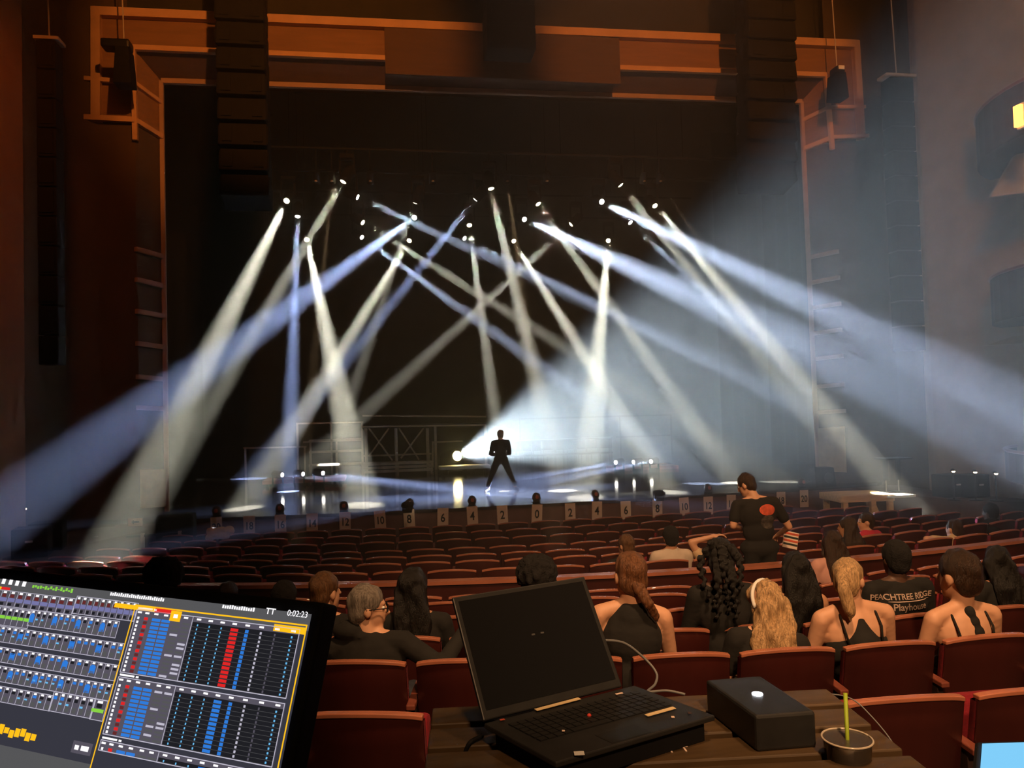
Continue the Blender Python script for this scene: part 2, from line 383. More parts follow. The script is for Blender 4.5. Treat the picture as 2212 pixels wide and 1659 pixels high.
# slim side columns
for u0, u1, v0, v1, Y, lab in ((86, 128, 95, 790, 13.0, 'slim black speaker column hung on the left side wall'), (1912, 1962, 172, 760, 13.6, 'slim black speaker column hung near the right side wall')):
    a = atY((u0+u1)/2, v0, Y); b = atY((u0+u1)/2, v1, Y); w = abs(atY(u1, v1, Y).x-atY(u0, v1, Y).x)
    t = empty('speaker_column', (a.x, Y, b.z), 0, lab, 'speaker'); hh = a.z-b.z; n = 11
    for i in range(n):
        mb = MB(); mb.box((0, 0, (i+.5)*hh/n), (w, .3, hh/n*.95), bev=.01); mb.box((0, -.16, (i+.5)*hh/n), (w*.7, .02, hh/n*.75)); mb.build('speaker_cabinet', 'black_plastic', t)
    mb = MB(); mb.box((0, 0, hh+.04), (w*1.3, .3, .05)); mb.build('rigging_frame', 'steel', t)
    cable((a.x, Y, a.z+.05), (a.x-.1, Y, 13), 'thin cable holding the slim speaker column on the %s' % ('left' if u0 < 1000 else 'right'))
for u, v0, v1, Y, lab, flat in ((268, 90, 185, 15.0, 'small black speaker hung in front of the header, left corner', 1), (1808, 148, 215, 15.0, 'small black speaker hung in front of the header, right corner', 0)):
    a = atY(u, v0, Y); b = atY(u, v1, Y); t = empty('hanging_speaker', (a.x, Y, b.z), 0, lab, 'speaker'); h = a.z-b.z
    mb = MB(); mb.prism([(-.16, -.15, 0), (.16, -.15, 0), (.11, -.15, h*.8), (-.11, -.15, h*.8)], (0, .35, 0)); mb.build('cabinet', 'black_plastic', t)
    mb = MB(); mb.box((-.12 if flat else 0, 0, h*.9), (.50 if flat else .2, .3, .16), bev=.04); mb.build('bracket', 'black_metal', t)
    if not flat: MB().box((0, -.16, h*.93), (.13, .03, .08)).build('white_tag', 'white_paint', t)
    cable((a.x, Y, a.z), (a.x-.08, Y, 13), 'thin cable holding the small %s speaker' % ('left' if flat else 'right'))
# centre cluster
a = atY(1047, 60, 14.3); b = atY(1150, 60, 14.3); zb = atY(1100, 118, 14.3).z
t = empty('centre_speaker_cluster', ((a.x+b.x)/2, 14.3, zb), 0, 'dark speaker cluster hanging at the centre above the header', 'speaker')
for i in range(5):
    mb = MB(); mb.box((0, 0, .2+i*.44), (b.x-a.x, .6, .42), bev=.02); mb.box((0, -.31, .2+i*.44), ((b.x-a.x)*.8, .02, .32)); mb.build('speaker_cabinet', 'black_plastic', t)
MB().box((0, 0, 2.28), (.7, .5, .08)).build('rigging_frame', 'black_metal', t)
# ------------------------------------------------------------------ stage rig
PIPES = [18.8, 20.6, 22.5, 25.1]
PNAME = ['front', 'second', 'third', 'rear']
for y, nm in zip(PIPES, PNAME):
    t = empty('lighting_batten', (0, y, 9.42), 0, 'black lighting pipe hung above the stage, %s of four' % nm, 'lighting pipe', 'lighting pipes above the stage')
    MB().bar((-6.8, 0, 0), (6.8, 0, 0), .06, n=8).build('pipe', 'black_metal', t)
    for x in (-5, -1.7, 1.7, 5): MB().bar((x, 0, 0), (x, 0, 3.58), .02, n=6).build('hanging_cable', 'black_metal', t)
WC = (1, .95, .74); BC = (.42, .55, 1); BC2 = (.60, .72, 1)
def moving_head(A, T, warm, label, energy, size, on_floor=False, lens=None, big=1., group='moving head lights above the stage'):
    A = Vector(A); T = Vector(T); d = (T-A).normalized(); s = big
    basez = A.z+.62*s if not on_floor else ZS+.06*s
    cc = A-d*.22*s                                     # pivot of the head
    t = empty('moving_head_light', (cc.x, cc.y, basez), 0, label, 'stage light', group)
    L = lambda p: Vector(p)-Vector((cc.x, cc.y, basez))
    q = d.to_track_quat('Z', 'Y').to_matrix(); c0 = L(cc)
    mb = MB(); mb.cyl(c0+d*.0, .13*s, .34*s, 16, rot=q); mb.cyl(c0-d*.2*s, .10*s, .12*s, 16, r2=.06*s, rot=(-d).to_track_quat('Z', 'Y').to_matrix()); mb.cyl(c0+d*.19*s, .115*s, .05*s, 16, rot=q)
    h = mb.build('lamp_head', 'black_plastic', t)
    mb = MB(); mb.sph(c0+d*.205*s, (.080*s, .080*s, .035*s), 16, rot=q); mb.build('lens', lens or ('lens_warm' if warm else 'lens_white'), h)
    mb = MB(); mb.box((0, 0, 0), (.34*s, .26*s, .12*s), bev=.015); mb.build('base', 'black_plastic', t)
    side = Vector((1, 0, 0)); mb = MB(); zz = -.05*s if not on_floor else .05*s
    for sg in (-1, 1): mb.bar(Vector((sg*.17*s, 0, zz)), Vector((sg*.17*s, 0, c0.z)), .04*s, .09*s)
    mb.box((0, 0, zz), (.38*s, .10*s, .05*s)); mb.build('yoke', 'black_plastic', t)
    if not on_floor: MB().tube([(0, 0, .05), (0, min(PIPES, key=lambda q_: abs(q_-A.y))-cc.y, .14), (0, min(PIPES, key=lambda q_: abs(q_-A.y))-cc.y, 9.388-basez)], .016, 6).build('clamp', 'black_metal', t)
    sp = spot('beam_light', A+d*.06*s, T, energy, WC if warm else (BC2 if T.x > 4 else BC), size, .06, (.09 if not on_floor else .06)*s)
    return t
# (lamp pixel, aim pixel, warm, aim: ('z', height) or ('y', depth), energy, cone)
BE = 165000.
BEAMS = [(0, 741, 393, 1, (300, 1140), ('y', 17.5), 1.0, 4.6, 'left'), (0, 1061, 408, 1, (1215, 1060), ('z', ZS), 1.2, 5.0, 'centre'), (0, 1341, 400, 1, (1860, 1040), ('y', 18), 1.6, 4.2, 'right'),
 (1, 619, 434, 1, (235, 1205), ('z', 1.05), 1.1, 4.0, 'first from left'), (1, 773, 426, 0, (1900, 940), ('y', 17.3), 1.7, 3.6, 'second from left'), (1, 897, 438, 1, (700, 1030), ('z', ZS), 1.0, 4.2, 'third from left'),
 (1, 1027, 431, 0, (560, 1010), ('y', 24.5), 2.0, 4.6, 'fourth from left'), (1, 1163, 441, 1, (1590, 1043), ('z', ZS), 1.5, 4.2, 'fifth from left'), (1, 1300, 436, 0, (2212, 880), ('y', 9), 1.8, 3.8, 'sixth from left'), (1, 1415, 445, 1, (1935, 1068), ('z', 1.05), 1.5, 4.0, 'rightmost'),
 (2, 643, 468, 0, (622, 1062), ('z', ZS), 2.0, 4.0, 'first from left'), (2, 784, 481, 1, (1600, 985), ('y', 17.3), 1.5, 3.0, 'second from left'), (2, 895, 470, 0, (40, 1085), ('y', 12), 1.3, 4.4, 'third from left'), (2, 1014, 487, 1, (1092, 1062), ('z', ZS), 1.3, 3.0, 'fourth from left'),
 (2, 1133, 474, 0, (2212, 965), ('y', 9), 1.6, 4.6, 'fifth from left'), (2, 1233, 485, 1, (625, 1040), ('z', ZS), 1.6, 3.6, 'sixth from left'), (2, 1362, 481, 0, (1900, 990), ('y', 17.3), 1.6, 3.0, 'rightmost'),
 (3, 663, 518, 1, (785, 1091), ('z', ZS), 1.4, 4.4, 'first from left'), (3, 782, 513, 0, (1520, 1045), ('z', ZS), 2.0, 3.0, 'second from left'), (3, 884, 520, 1, (528, 1098), ('z', ZS), 1.5, 3.6, 'third from left'),
 (3, 1004, 515, 0, (1700, 870), ('y', 17.5), 1.9, 2.8, 'fourth from left'), (3, 1110, 521, 1, (1445, 1063), ('z', ZS), 1.6, 3.4, 'fifth from left'), (3, 1222, 513, 0, (1720, 745), ('y', 17.5), 1.2, 2.4, 'sixth from left'), (3, 1314, 520, 1, (1264, 1075), ('z', ZS), 1.4, 4.0, 'rightmost')]
for p, u, v, wm, aim, (k_, val), e, cone, pos in BEAMS:
    A = atY(u, v, PIPES[p]); T = atZ(*aim, val) if k_ == 'z' else atY(*aim, val)
    moving_head(A, T, wm, 'moving head light with %s beam, %s on the %s pipe' % ('a pale' if wm else 'a blue', pos, PNAME[p]), BE*e, cone-.5)
ADDED_SPOTS = {1: (640, 1163, 12.9), 4: (1205, 1188, 10.6), 7: (1905, 1103, 12.6)}
# lanterns on the front pipe, unlit except where a spot is added
for i, u in enumerate((683, 717, 800, 935, 1095, 1180, 1390, 1425)):
    A = atY(u, 392, 18.8); t = empty('theatre_spotlight', (A.x, 18.8, A.z+.1), 0, 'small black spotlight on the front pipe, %s from the left' % ORD[i+1], 'stage light', 'small spotlights on the front pipe')
    if i in ADDED_SPOTS: spot('beam_light', A+Vector((0, -.12, -.14)), atY(*ADDED_SPOTS[i]), 16000, (1, .62, .30), 2.0, .4, .04)  # added spot, makes an orange patch of light on the seats

    MB().cyl((0, 0, 0), .09, .3, 14, rot=Euler((R_(35), 0, 0)).to_matrix()).build('housing', 'black_metal', t)
    MB().bar((0, 0, 0), (0, 0, 9.388-A.z-.1), .03, n=6).build('clamp', 'black_metal', t)
    MB().sph((0, -.075, -.115), (.04, .04, .02), 10).build('lens', 'steel', t)
# big lamp upstage that shines to the right over the house
BL_ = atY(988, 985, 23.8)
ML_T = (5.0, 8.0, 4.7)
moving_head(BL_, ML_T, 1, 'large bright lamp standing upstage behind the performer', 10, 5, True, 'lens_hot', 2.0, 'floor lamps on the stage')
MB().b2((BL_.x-.3, 23.5, ZS), (BL_.x+.5, 24.3, ZS+.06)).build('lamp_plinth', 'black_metal')
tag(bpy.data.objects['lamp_plinth'], 'flat black plinth under the large bright upstage lamp', 'plinth')
_d = (Vector(ML_T)-BL_).normalized(); BLo = BL_+_d*.12
spot('beam_light', BLo, ML_T, 38000, (.72, .87, .97), 25, .6, .10)
spot('beam_light', BLo, (5.0, 13, 2.3), 7500, (.66, .82, 1), 13, .5, .10)
spot('beam_light', BLo, (1.7, 16, 1.0), 7000, (.60, .72, 1), 7, .6, .06)
# small side floor lamps
for i, (u, v, Y, tu, tv, e) in enumerate([(610, 1026, 20.9, 1100, 1071, 26000), (655, 1024, 21.0, 1180, 1075, 20000), (698, 1022, 20.9, 1130, 1073, 40000), (1330, 999, 20.9, 880, 1085, 26000), (1368, 998, 20.9, 760, 1080, 26000), (1406, 997, 20.9, 960, 1085, 36000)]):
    A = atY(u, v, Y); T = atZ(tu, tv, ZS); A.z = max(A.z, ZS+.2)
    moving_head(A, T, 0, 'small floor lamp at stage %s, %s from the left' % ('left' if u < 1000 else 'right', ORD[i % 3+1]), e*2.5, 2.6, True, 'lens_white', .75, 'small floor lamps')
for i, (u, v, tu, tv, e) in enumerate([(889, 1090, 1120, 1068, 9000), (1412, 1066, 1150, 1069, 9000)]):
    A = atZ(u, v, ZS+.14); T = atZ(tu, tv, ZS)
    moving_head(A, T, 1, 'bright small lamp on the stage edge near the right-hand 8' if i else 'bright small lamp on the stage edge near the left-hand 8', e, 5, True, 'lens_warm', .5, 'stage edge lamps')
# haze
mb = MB(); mb.b2((-12.6, 6.0, -.3), (12.6, 30.6, 13.6))
hz = mb.build('haze', mat('tmpm', (1, 1, 1)))
hm = bpy.data.materials.new('haze'); hm.use_nodes = True; nt = hm.node_tree; nt.nodes.clear()
o_ = nt.nodes.new('ShaderNodeOutputMaterial'); s_ = nt.nodes.new('ShaderNodeVolumeScatter'); s_.inputs['Density'].default_value = .019; s_.inputs['Anisotropy'].default_value = .35
s_.inputs['Color'].default_value = (.97, .99, 1, 1)
nt.links.new(s_.outputs[0], o_.inputs['Volume']); hz.data.materials.clear(); hz.data.materials.append(hm)
tag(hz, 'thin theatrical haze filling the air between stage and seats', 'haze', kind='stuff')
# ------------------------------------------------------------------ theatre seats
SW = .535; PITCH = .60
def shell_mesh():
    bm = bmesh.new(); n = 12; th = .022; rows = [.20, .45, .70, .845]; out = []
    for side in (0, 1):
        g = []
        for j, z in enumerate(rows):
            r = []
            for i in range(n+1):
                t = 2*i/n-1; x = t*SW/2
                zz = z-(.026*t*t+.006*t**8 if j == len(rows)-1 else 0)
                y = .045*t*t+(.845-zz)*.17+(th if side else 0)
                r.append(bm.verts.new((x, y, zz)))
            g.append(r)
        out.append(g)
    a, b = out; J = len(rows)
    for j in range(J-1):
        for i in range(n):
            bm.faces.new((a[j][i], a[j][i+1], a[j+1][i+1], a[j+1][i])); bm.faces.new((b[j][i+1], b[j][i], b[j+1][i], b[j+1][i+1]))
        for i, f in ((0, 0), (n, 1)): bm.faces.new((a[j][i], a[j+1][i], b[j+1][i], b[j][i]) if not f else (a[j+1][i], a[j][i], b[j][i], b[j+1][i]))
    for i in range(n): bm.faces.new((a[J-1][i], a[J-1][i+1], b[J-1][i+1], b[J-1][i])); bm.faces.new((a[0][i+1], a[0][i], b[0][i], b[0][i+1]))
    for f in bm.faces: f.smooth = True
    mb = MB(); mb.bm.free(); mb.bm = bm; return mb
def make_seat():
    t = empty('auditorium_chair', (0, 0, 0))
    o = shell_mesh().build('backrest', 'seat_shell', t, bevel=.004)
    mb = MB(); n = 14; pts = []
    for i in range(n+1):
        u = 2*i/n-1; z = .845-.026*u*u-.006*u**8; pts.append((u*SW/2, .045*u*u+(.845-z)*.17, z))
    bm = mb.bm; rings = []
    for (x, y, z) in pts: rings.append([bm.verts.new(p) for p in ((x, y-.006, z-.006), (x, y-.006, z+.014), (x, y+.034, z+.014), (x, y+.034, z-.006))])
    for r0, r1 in zip(rings, rings[1:]):
        for k in range(4): bm.faces.new((r0[k], r0[(k+1) % 4], r1[(k+1) % 4], r1[k]))
    bm.faces.new(rings[0]); bm.faces.new(rings[-1][::-1])
    mb.build('top_edge', 'seat_edge', t, bevel=.004)['label'] = 'lighter polished top edge'
    mb = MB(); bm = mb.bm; g = []; n = 10
    for j, z in enumerate((.34, .45, .60, .74, .825)):
        r = []
        for i in range(n+1):
            u = 2*i/n-1; zz = z-(.026*u*u if j == 4 else 0); bulge = .055*(1-abs(u)**4)*(.5 if j in (0, 4) else 1)
            r.append(bm.verts.new((u*(SW/2+.002), .045*u*u+(.845-zz)*.17+.045+bulge, zz)))
        g.append(r)
    for j in range(4):
        for i in range(n): bm.faces.new((g[j][i+1], g[j][i], g[j+1][i], g[j+1][i+1]))
    # side lips back to the shell
    for i in (0, n):
        for j in range(4):
            p = [g[j][i], g[j+1][i]]; q = [bm.verts.new(v.co-Vector((0, .04, 0))) for v in p]; bm.faces.new((p[0], p[1], q[1], q[0]) if i else (p[1], p[0], q[0], q[1]))
    mb.build('back_cushion', 'seat_fabric', t, smooth=True)
    mb = MB(); mb.box((0, .30, .53), (SW-.05, .10, .40), rot=Euler((R_(-14), 0, 0)), bev=.03); mb.build('seat_cushion', 'seat_fabric', t)
    mb = MB(); mb.prism([(-PITCH/2-.025, .02, .58), (-PITCH/2-.025, .36, .60), (-PITCH/2+.025, .36, .60), (-PITCH/2+.025, .02, .58)], (0, 0, .03)); mb.build('armrest', 'arm_wood', t, bevel=.006)
    mb = MB(); mb.box((-PITCH/2, .18, .31), (.035, .22, .54)); mb.box((-PITCH/2, .18, .015), (.06, .34, .03)); mb.build('leg', 'seat_iron', t)
    return t
seat0 = make_seat(); seat_used = [False]
def place_seat(X, Y, z, rz, label, group):
    if not seat_used[0]: r = seat0; seat_used[0] = True
    else:
        r = seat0.copy(); col.objects.link(r)
        for ch in seat0.children:
            c = ch.copy(); col.objects.link(c); c.parent = r
    r.location = (X, Y, z); r.rotation_euler = (0, 0, rz); r['label'] = label; r['category'] = 'chair'; r['group'] = group; return r
ROWN = ['front row']+[ORD[i]+' row from the stage' for i in range(2, 8)]+['first row behind the rail']+[ORD[i]+' row behind the rail' for i in range(2, 7)]
EXT = [(-6.6, 5.3), (-6.9, 6.1), (-7.3, 6.6), (-7.9, 6.9), (-8.2, 7.2), (-8.5, 7.6), (-8.6, 8.0), (-8.0, 6.5), (-7.5, 6), (-6.6, 5), (-5.8, 4.2), (-5.0, 3.2), (-4.0, 2.4)]
PH = [.0, .3, .1, .25, .05, .3, -.03+.12, .2, 0, .25, .07, .14, .32]
SEATS = []
def infr(p):
    d = Vector(p)-CAM; w = d.dot(FW)
    if w <= .3: return False
    u = W/2+F*d.dot(RT)/w; v = H/2-F*d.dot(UP)/w
    return -200 < u < W+260 and v < H+160
for ri, b in enumerate(ROWB):
    lo, hi = EXT[ri]; L = []; x = lo+PH[ri]
    while x < hi:
        s = curv(b); Y = arcY(b, x); sl = 2*s*(x-XC)
        if infr((x, Y, ROWT[ri])) : L.append((x, Y, sl))
        x += PITCH/math.sqrt(1+sl*sl)
    for i, (x, Y, sl) in enumerate(L):
        # console, screen and case hide the near seats on the far left
        z = floor_b(b)
        SEATS.append(place_seat(x, Y, z, math.atan(sl), 'red theatre chair in the %s, %s from its left end' % (ROWN[ri], ORD[i+1]), 'red theatre chairs, '+ROWN[ri]))
print('SEATS', len(SEATS))
# low wall across the house behind the seventh row
mb = MB(); n = 50
P_ = [(-8.4+16*i/n, arcY(7.62, -8.4+16*i/n)) for i in range(n+1)]
for (x0, y0), (x1, y1) in zip(P_, P_[1:]):
    z0 = floor_z(x0, y0)-.05
    mb.quad([(x0, y0, z0), (x1, y1, z0), (x1, y1, 1.19), (x0, y0, 1.19)]); mb.quad([(x0, y0+.08, z0), (x1, y1+.08, z0), (x1, y1+.08, 1.19), (x0, y0+.08, 1.19)])
struct('wall_aisle', mb, 'seat_shell')
mb = MB()
for (x0, y0), (x1, y1) in zip(P_, P_[1:]): mb.prism([(x0, y0-.03, 1.19), (x1, y1-.03, 1.19), (x1, y1+.11, 1.19), (x0, y0+.11, 1.19)], (0, 0, .035))
mb.build('aisle_rail', 'seat_edge'); tag(bpy.data.objects['aisle_rail'], 'long polished wooden rail capping the low aisle wall', 'rail')
# ------------------------------------------------------------------ numbered papers on the stage front
PL = [(468, 1128, '20'), (538, 1131, '18'), (606, 1129, '16'), (674, 1126, '14'), (745, 1124, '12'), (822, 1122, '10'), (885, 1120, '8'), (956, 1118, '6'), (1021, 1114, '4'), (1086, 1112, '2'), (1159, 1110, '0'), (1232, 1107, '2'), (1289, 1103, '4'), (1352, 1102, '6'), (1420, 1098, '8'), (1479, 1094, '10'), (1530, 1092, '12'), (1579, 1088, '14'), (1630, 1086, '16'), (1687, 1081, '18'), (1737, 1077, '20')]
TRK = random.Random(3)
NW = {'0': 'nought', '2': 'two', '4': 'four', '6': 'six', '8': 'eight', '10': 'ten', '12': 'twelve', '14': 'fourteen', '16': 'sixteen', '18': 'eighteen', '20': 'twenty'}
def apron_hit(u, v):
    Y = 15.1
    for _ in range(20): p = atY(u, v, Y); Y = apronY(p.x)-.012
    return atY(u, v, Y)
for i, (u, v, tx) in enumerate(PL):
    p = apron_hit(u, v); sl = math.atan(2*.0094*p.x); h = .37; w = .215
    z1 = min(p.z+h/2, ZS+.02)
    side = 'left of the centre' if i < 10 else ('at the centre' if i == 10 else 'right of the centre')
    t = empty('number_card', (p.x, p.y, z1-h), sl, 'paper card numbered %s taped to the stage front, %s' % (NW[tx], side), 'card', 'numbered cards on the stage front')
    t.rotation_euler = (0, R_(TRK.uniform(-3, 3)), sl)
    MB().b2((-w/2, 0, 0), (w/2, .004, h)).build('sheet', 'paper', t)
    me = text_mesh(tx, .23 if len(tx) < 2 else .20, .0012, bold=.004); me.materials.append(MT['ink'])
    o = bpy.data.objects.new('number', me); col.objects.link(o); o.parent = t; o.location = (0, -.002, h*.47); o.rotation_euler = (R_(90), 0, 0); o.scale = (.8, 1, 1)
# small round monitor speakers on the stage edge
for i, (u, v) in enumerate([(468, 1106), (605, 1105), (743, 1101), (885, 1096), (1020, 1093), (1159, 1088), (1286, 1082), (1530, 1069), (1733, 1058)]):
    p = apron_hit(u, v); Y = apronY(p.x)+.10; p = atY(u, v, Y)
    t = empty('edge_speaker', (p.x, Y, ZS), 0, 'small round reddish-brown speaker on the stage edge, %s from the left' % ORD[i+1], 'speaker', 'round speakers on the stage edge')
    MB().cyl((0, 0, .02), .08, .04, 16).build('base', 'black_plastic', t)
    MB().sph((0, 0, .12), (.088, .088, .10), 16).build('shell', 'seat_iron', t)
    MB().sph((0, -.045, .13), (.052, .05, .055), 12).build('cone', 'red_top', t)
# ------------------------------------------------------------------ set pieces on stage
def rz_(u, v, Y): p = atY(u, v, Y); return p
def rigframe(name, label, cat, segs, w, m='steel', parent=None):
    pass
YS = 25.2
t = empty('steel_platform', (0, YS, ZS), 0, 'steel scaffold platform with crossed braces at the left rear of the stage', 'scaffold')
O = Vector((0, YS, ZS)); G = lambda u, v, Y=YS: atY(u, v, Y)-O
def bars(nm, L, w, m='steel', par=None, dep=.05):
    mb = MB()
    for a, b in L: mb.bar(G(*a), G(*b), w, dep)
    return mb.build(nm, m, par if par is not None else t)
zf = lambda p: Vector((p[0], p[1], 0))
for u in (790, 855, 923): 
    p = G(u, 925); MB().b2((p.x-.05, -.05, 0), (p.x+.05, .05, p.z)).build('post', 'steel', t)
bars('top_rail', [((783, 898), (1050, 900)), ((783, 922), (1050, 918))], .07)
bars('cross_brace', [((797, 925), (848, 995)), ((840, 925), (797, 985)), ((862, 925), (905, 993)), ((915, 925), (866, 990))], .06)
bars('deck_rail', [((783, 985), (932, 980)), ((783, 1000), (932, 996))], .07)
MB().b2((G(783, 922).x, 0, G(783, 922).z-.06), (G(1050, 918).x, 2.2, G(783, 922).z)).build('deck', 'black_metal', t)
for u in (940, 1048): p = G(u, 919); MB().b2((p.x-.04, -.04, 0), (p.x+.04, .04, p.z)).build('post', 'steel', t)
bars('side_frame', [((933, 955), (1000, 953)), ((935, 955), (935, 1010))], .06)
# stepped benches of the two risers
def riser(label, u0, u1, vs, Y0, pu, m_='steel'):
    a = atY(u0, vs[0], Y0); tt = empty('bench_riser', ((atY(u0, vs[0], Y0).x+atY(u1, vs[0], Y0).x)/2, Y0, ZS), 0, label, 'riser', 'stepped benches at the rear of the stage')
    for i, v in enumerate(vs):
        Y = Y0-(.45*i); p = atY(u0, v, Y)-tt.location; q = atY(u1, v, Y)-tt.location; z = max(p.z, .08)
        MB().b2((p.x, p.y-.15, z-.06), (q.x, q.y+.15, z)).build('bench_plank', m_, tt)
        for f in (.02, .5, .98):
            x = p.x+(q.x-p.x)*f; MB().b2((x-.03, p.y-.03, 0), (x+.03, p.y+.03, z-.06)).build('leg', m_, tt)
riser('steel benches in three steps in front of the scaffold', 783, 935, (1002, 1010, 1018), 24.4, 0)
riser('steel benches in steps at the far left rear of the stage', 668, 785, (950, 975, 1003), 25.0, 0)
riser('long low benches right of the performer at the rear', 1110, 1320, (952, 970, 984), 25.4, 0, 'black_metal')
# far left frames, dim
t = empty('pipe_frame', (0, 25.6, ZS), 0, 'thin dim pipe frame at the far left rear of the stage', 'frame')
O = Vector((0, 25.6, ZS)); G = lambda u, v, Y=25.6: atY(u, v, Y)-O
bars('rail', [((525, 968), (662, 965)), ((640, 915), (785, 912)), ((655, 955), (785, 950))], .05, par=t)
for u, v in ((530, 968), (658, 965), (642, 915), (715, 913), (782, 912)): p = G(u, v); MB().b2((p.x-.03, -.03, 0), (p.x+.03, .03, p.z)).build('post', 'steel', t)
t = empty('pipe_frame', (0, 26.0, ZS), 0, 'thin dim pipe frame at the right rear of the stage', 'frame')
O = Vector((0, 26.0, ZS)); G = lambda u, v, Y=26.0: atY(u, v, Y)-O
bars('rail', [((1120, 905), (1450, 896)), ((1330, 944), (1450, 940))], .04, 'black_metal', par=t)
for u, v in ((1122, 905), (1338, 900), (1448, 896)): p = G(u, v); MB().b2((p.x-.03, -.03, 0), (p.x+.03, .03, p.z)).build('post', 'black_metal', t)
# music stands and chairs, right of the performer
for i in range(9):
    u = 1118+i*24; Y = 23.5; p = atY(u, 1010, Y)
    t = empty('orchestra_chair', (p.x, Y+.2*(i % 2), ZS), R_(random.Random(i).uniform(-25, 25)), 'dark stage chair in the line right of the performer, %s from the left' % ORD[i+1], 'chair', 'dark chairs upstage')
    MB().box((0, 0, .45), (.42, .40, .04), bev=.01).build('seat', 'black_plastic', t)
    MB().box((0, .19, .72), (.42, .03, .30), bev=.01).build('backrest', 'black_plastic', t)
    for sx in (-.18, .18):
        for sy in (-.17, .17): MB().bar((sx, sy, 0), (sx, sy, .45 if sy < 0 else .86), .025, n=6).build('leg', 'black_metal', t)
# low red-topped platforms
def platform(label, ua, va, ub, vb, Y, dep, h_, m='red_top'):
    a = atY(ua, va, Y); b = atY(ub, vb, Y); z = (a.z+b.z)/2-ZS; t = empty('low_platform', ((a.x+b.x)/2, Y, ZS), 0, label, 'platform', 'low red-topped platforms'); w = (b.x-a.x)/2
    MB().b2((-w, 0, z-.10), (w, dep, z)).build('top', m, t, bevel=.01)
    for x in (-w+.12, 0, w-.12):
        for y in (.1, dep-.1): MB().b2((x-.04, y-.04, 0), (x+.04, y+.04, z-.1)).build('leg', 'black_metal', t)
platform('low platform with a red top at stage left side', 566, 1037, 745, 1033, 21.4, 1.0, .3)
platform('low platform with a red top at the right of the stage', 1330, 1010, 1466, 1006, 21.6, 1.0, .3)
platform('long thin platform behind the bright lamp', 950, 1008, 1060, 1005, 23.0, .6, .3, 'white_paint')
# ------------------------------------------------------------------ either side of the stage
# raw wood platform
a = Vector((5.92, 14.0, 0)); t = empty('wooden_platform', (6.45, 14.1, 0), R_(-4), 'unpainted wooden platform on legs at the right end of the stage', 'platform')
MB().b2((-.56, -.40, .93), (.56, .45, 1.06)).build('top', 'raw_wood', t, bevel=.006)
for x in (-.46, .12, .48):
    MB().b2((x-.05, -.40, 0), (x+.05, -.31, .93)).build('leg', 'raw_wood', t)
for x in (-.46, .48): MB().b2((x-.05, .31, 0), (x+.05, .40, .93)).build('leg', 'raw_wood', t)
MB().bar((.13, -.36, .90), (.36, -.36, .30), .06).build('brace', 'raw_wood', t)
# side ledges (wing platforms) left and right
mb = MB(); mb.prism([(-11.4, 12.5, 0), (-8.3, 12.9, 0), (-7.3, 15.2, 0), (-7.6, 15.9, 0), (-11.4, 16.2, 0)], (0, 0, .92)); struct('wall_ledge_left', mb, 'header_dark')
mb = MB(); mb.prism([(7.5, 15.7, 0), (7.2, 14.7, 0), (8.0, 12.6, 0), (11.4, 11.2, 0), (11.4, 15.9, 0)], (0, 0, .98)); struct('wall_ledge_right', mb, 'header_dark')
# white lit slab on right ledge and the tall black table
p = atZ(1936, 1066, 1.05)
o = MB().box((p.x, p.y, 1.01), (.62, .34, .05), bev=.005).build('white_board', 'white_paint'); tag(o, 'white board lying flat under the tall black table', 'board')
a = atY(1900, 990, 14.6); b = atY(1957, 988, 14.6)
t = empty('tall_table', ((a.x+b.x)/2, 14.6, .98), 0, 'tall thin-legged black table standing at the far right of the stage', 'table'); w = (b.x-a.x)/2; z = a.z-.98
MB().b2((-w, -.2, z-.03), (w, .2, z)).build('top', 'black_metal', t); 
for x in (-w*.6, w*.35): MB().b2((x-.04, -.03, z*.35), (x+.04, .03, z-.03)).build('leg', 'black_metal', t); MB().bar((x, 0, 0), (x, 0, z*.36), .025, n=6).build('pole', 'steel', t)
for x in (-w*.6, w*.35): MB().b2((x-.12, -.15, 0), (x+.12, .15, .012)).build('foot', 'black_metal', t)
# monitor wedge beside right column, exit plate, barricade
p = atY(1787, 1045, 15.5); t = empty('floor_monitor', (p.x, 15.55, ZS), 0, 'black floor speaker standing beside the right column', 'speaker')
MB().prism([(-.17, -.15, 0), (.17, -.15, 0), (.15, -.1, .42), (-.15, -.1, .42)], (0, .3, 0)).build('cabinet', 'black_plastic', t, bevel=.02); MB().cyl((0, -.14, .2), .11, .02, 18, rot=Euler((R_(85), 0, 0)).to_matrix()).build('grille', 'black_metal', t)
p = atY(301, 1124, 15.2)
t = empty('direction_sign', (p.x, 14.95, p.z-.07), 0, 'small whitish rounded sign with a dark arrow, left of the stage', 'sign')
MB().box((0, 0, .07), (.25, .02, .14), bev=.008).build('plate', 'paper', t); mb = MB(); mb.box((.03, -.012, .075), (.10, .004, .03)); mb.prism([(-.07, -.012, .075), (-.02, -.012, .11), (-.02, -.012, .04)], (0, .004, 0)); mb.build('arrow', 'ink', t)
t = empty('barrier', (-7.25, 14.75, 0), R_(6), 'thin rail barrier left of the stage in front of the small sign', 'barrier')
for x in (-.75, .0, .62): MB().b2((x-.03, -.03, 0), (x+.03, .03, .92)).build('post', 'steel', t)
MB().b2((-.8, -.02, .86), (.66, .02, .9)).build('rail', 'black_metal', t)
mb = MB(); mb.b2((-7.1, 14.95, 0), (-6.45, 15.35, 1.2)); o = mb.build('cloth_covered_crate', 'cloth_green', bevel=.05); tag(o, 'dark green covered crate at the left end of the stage', 'crate')
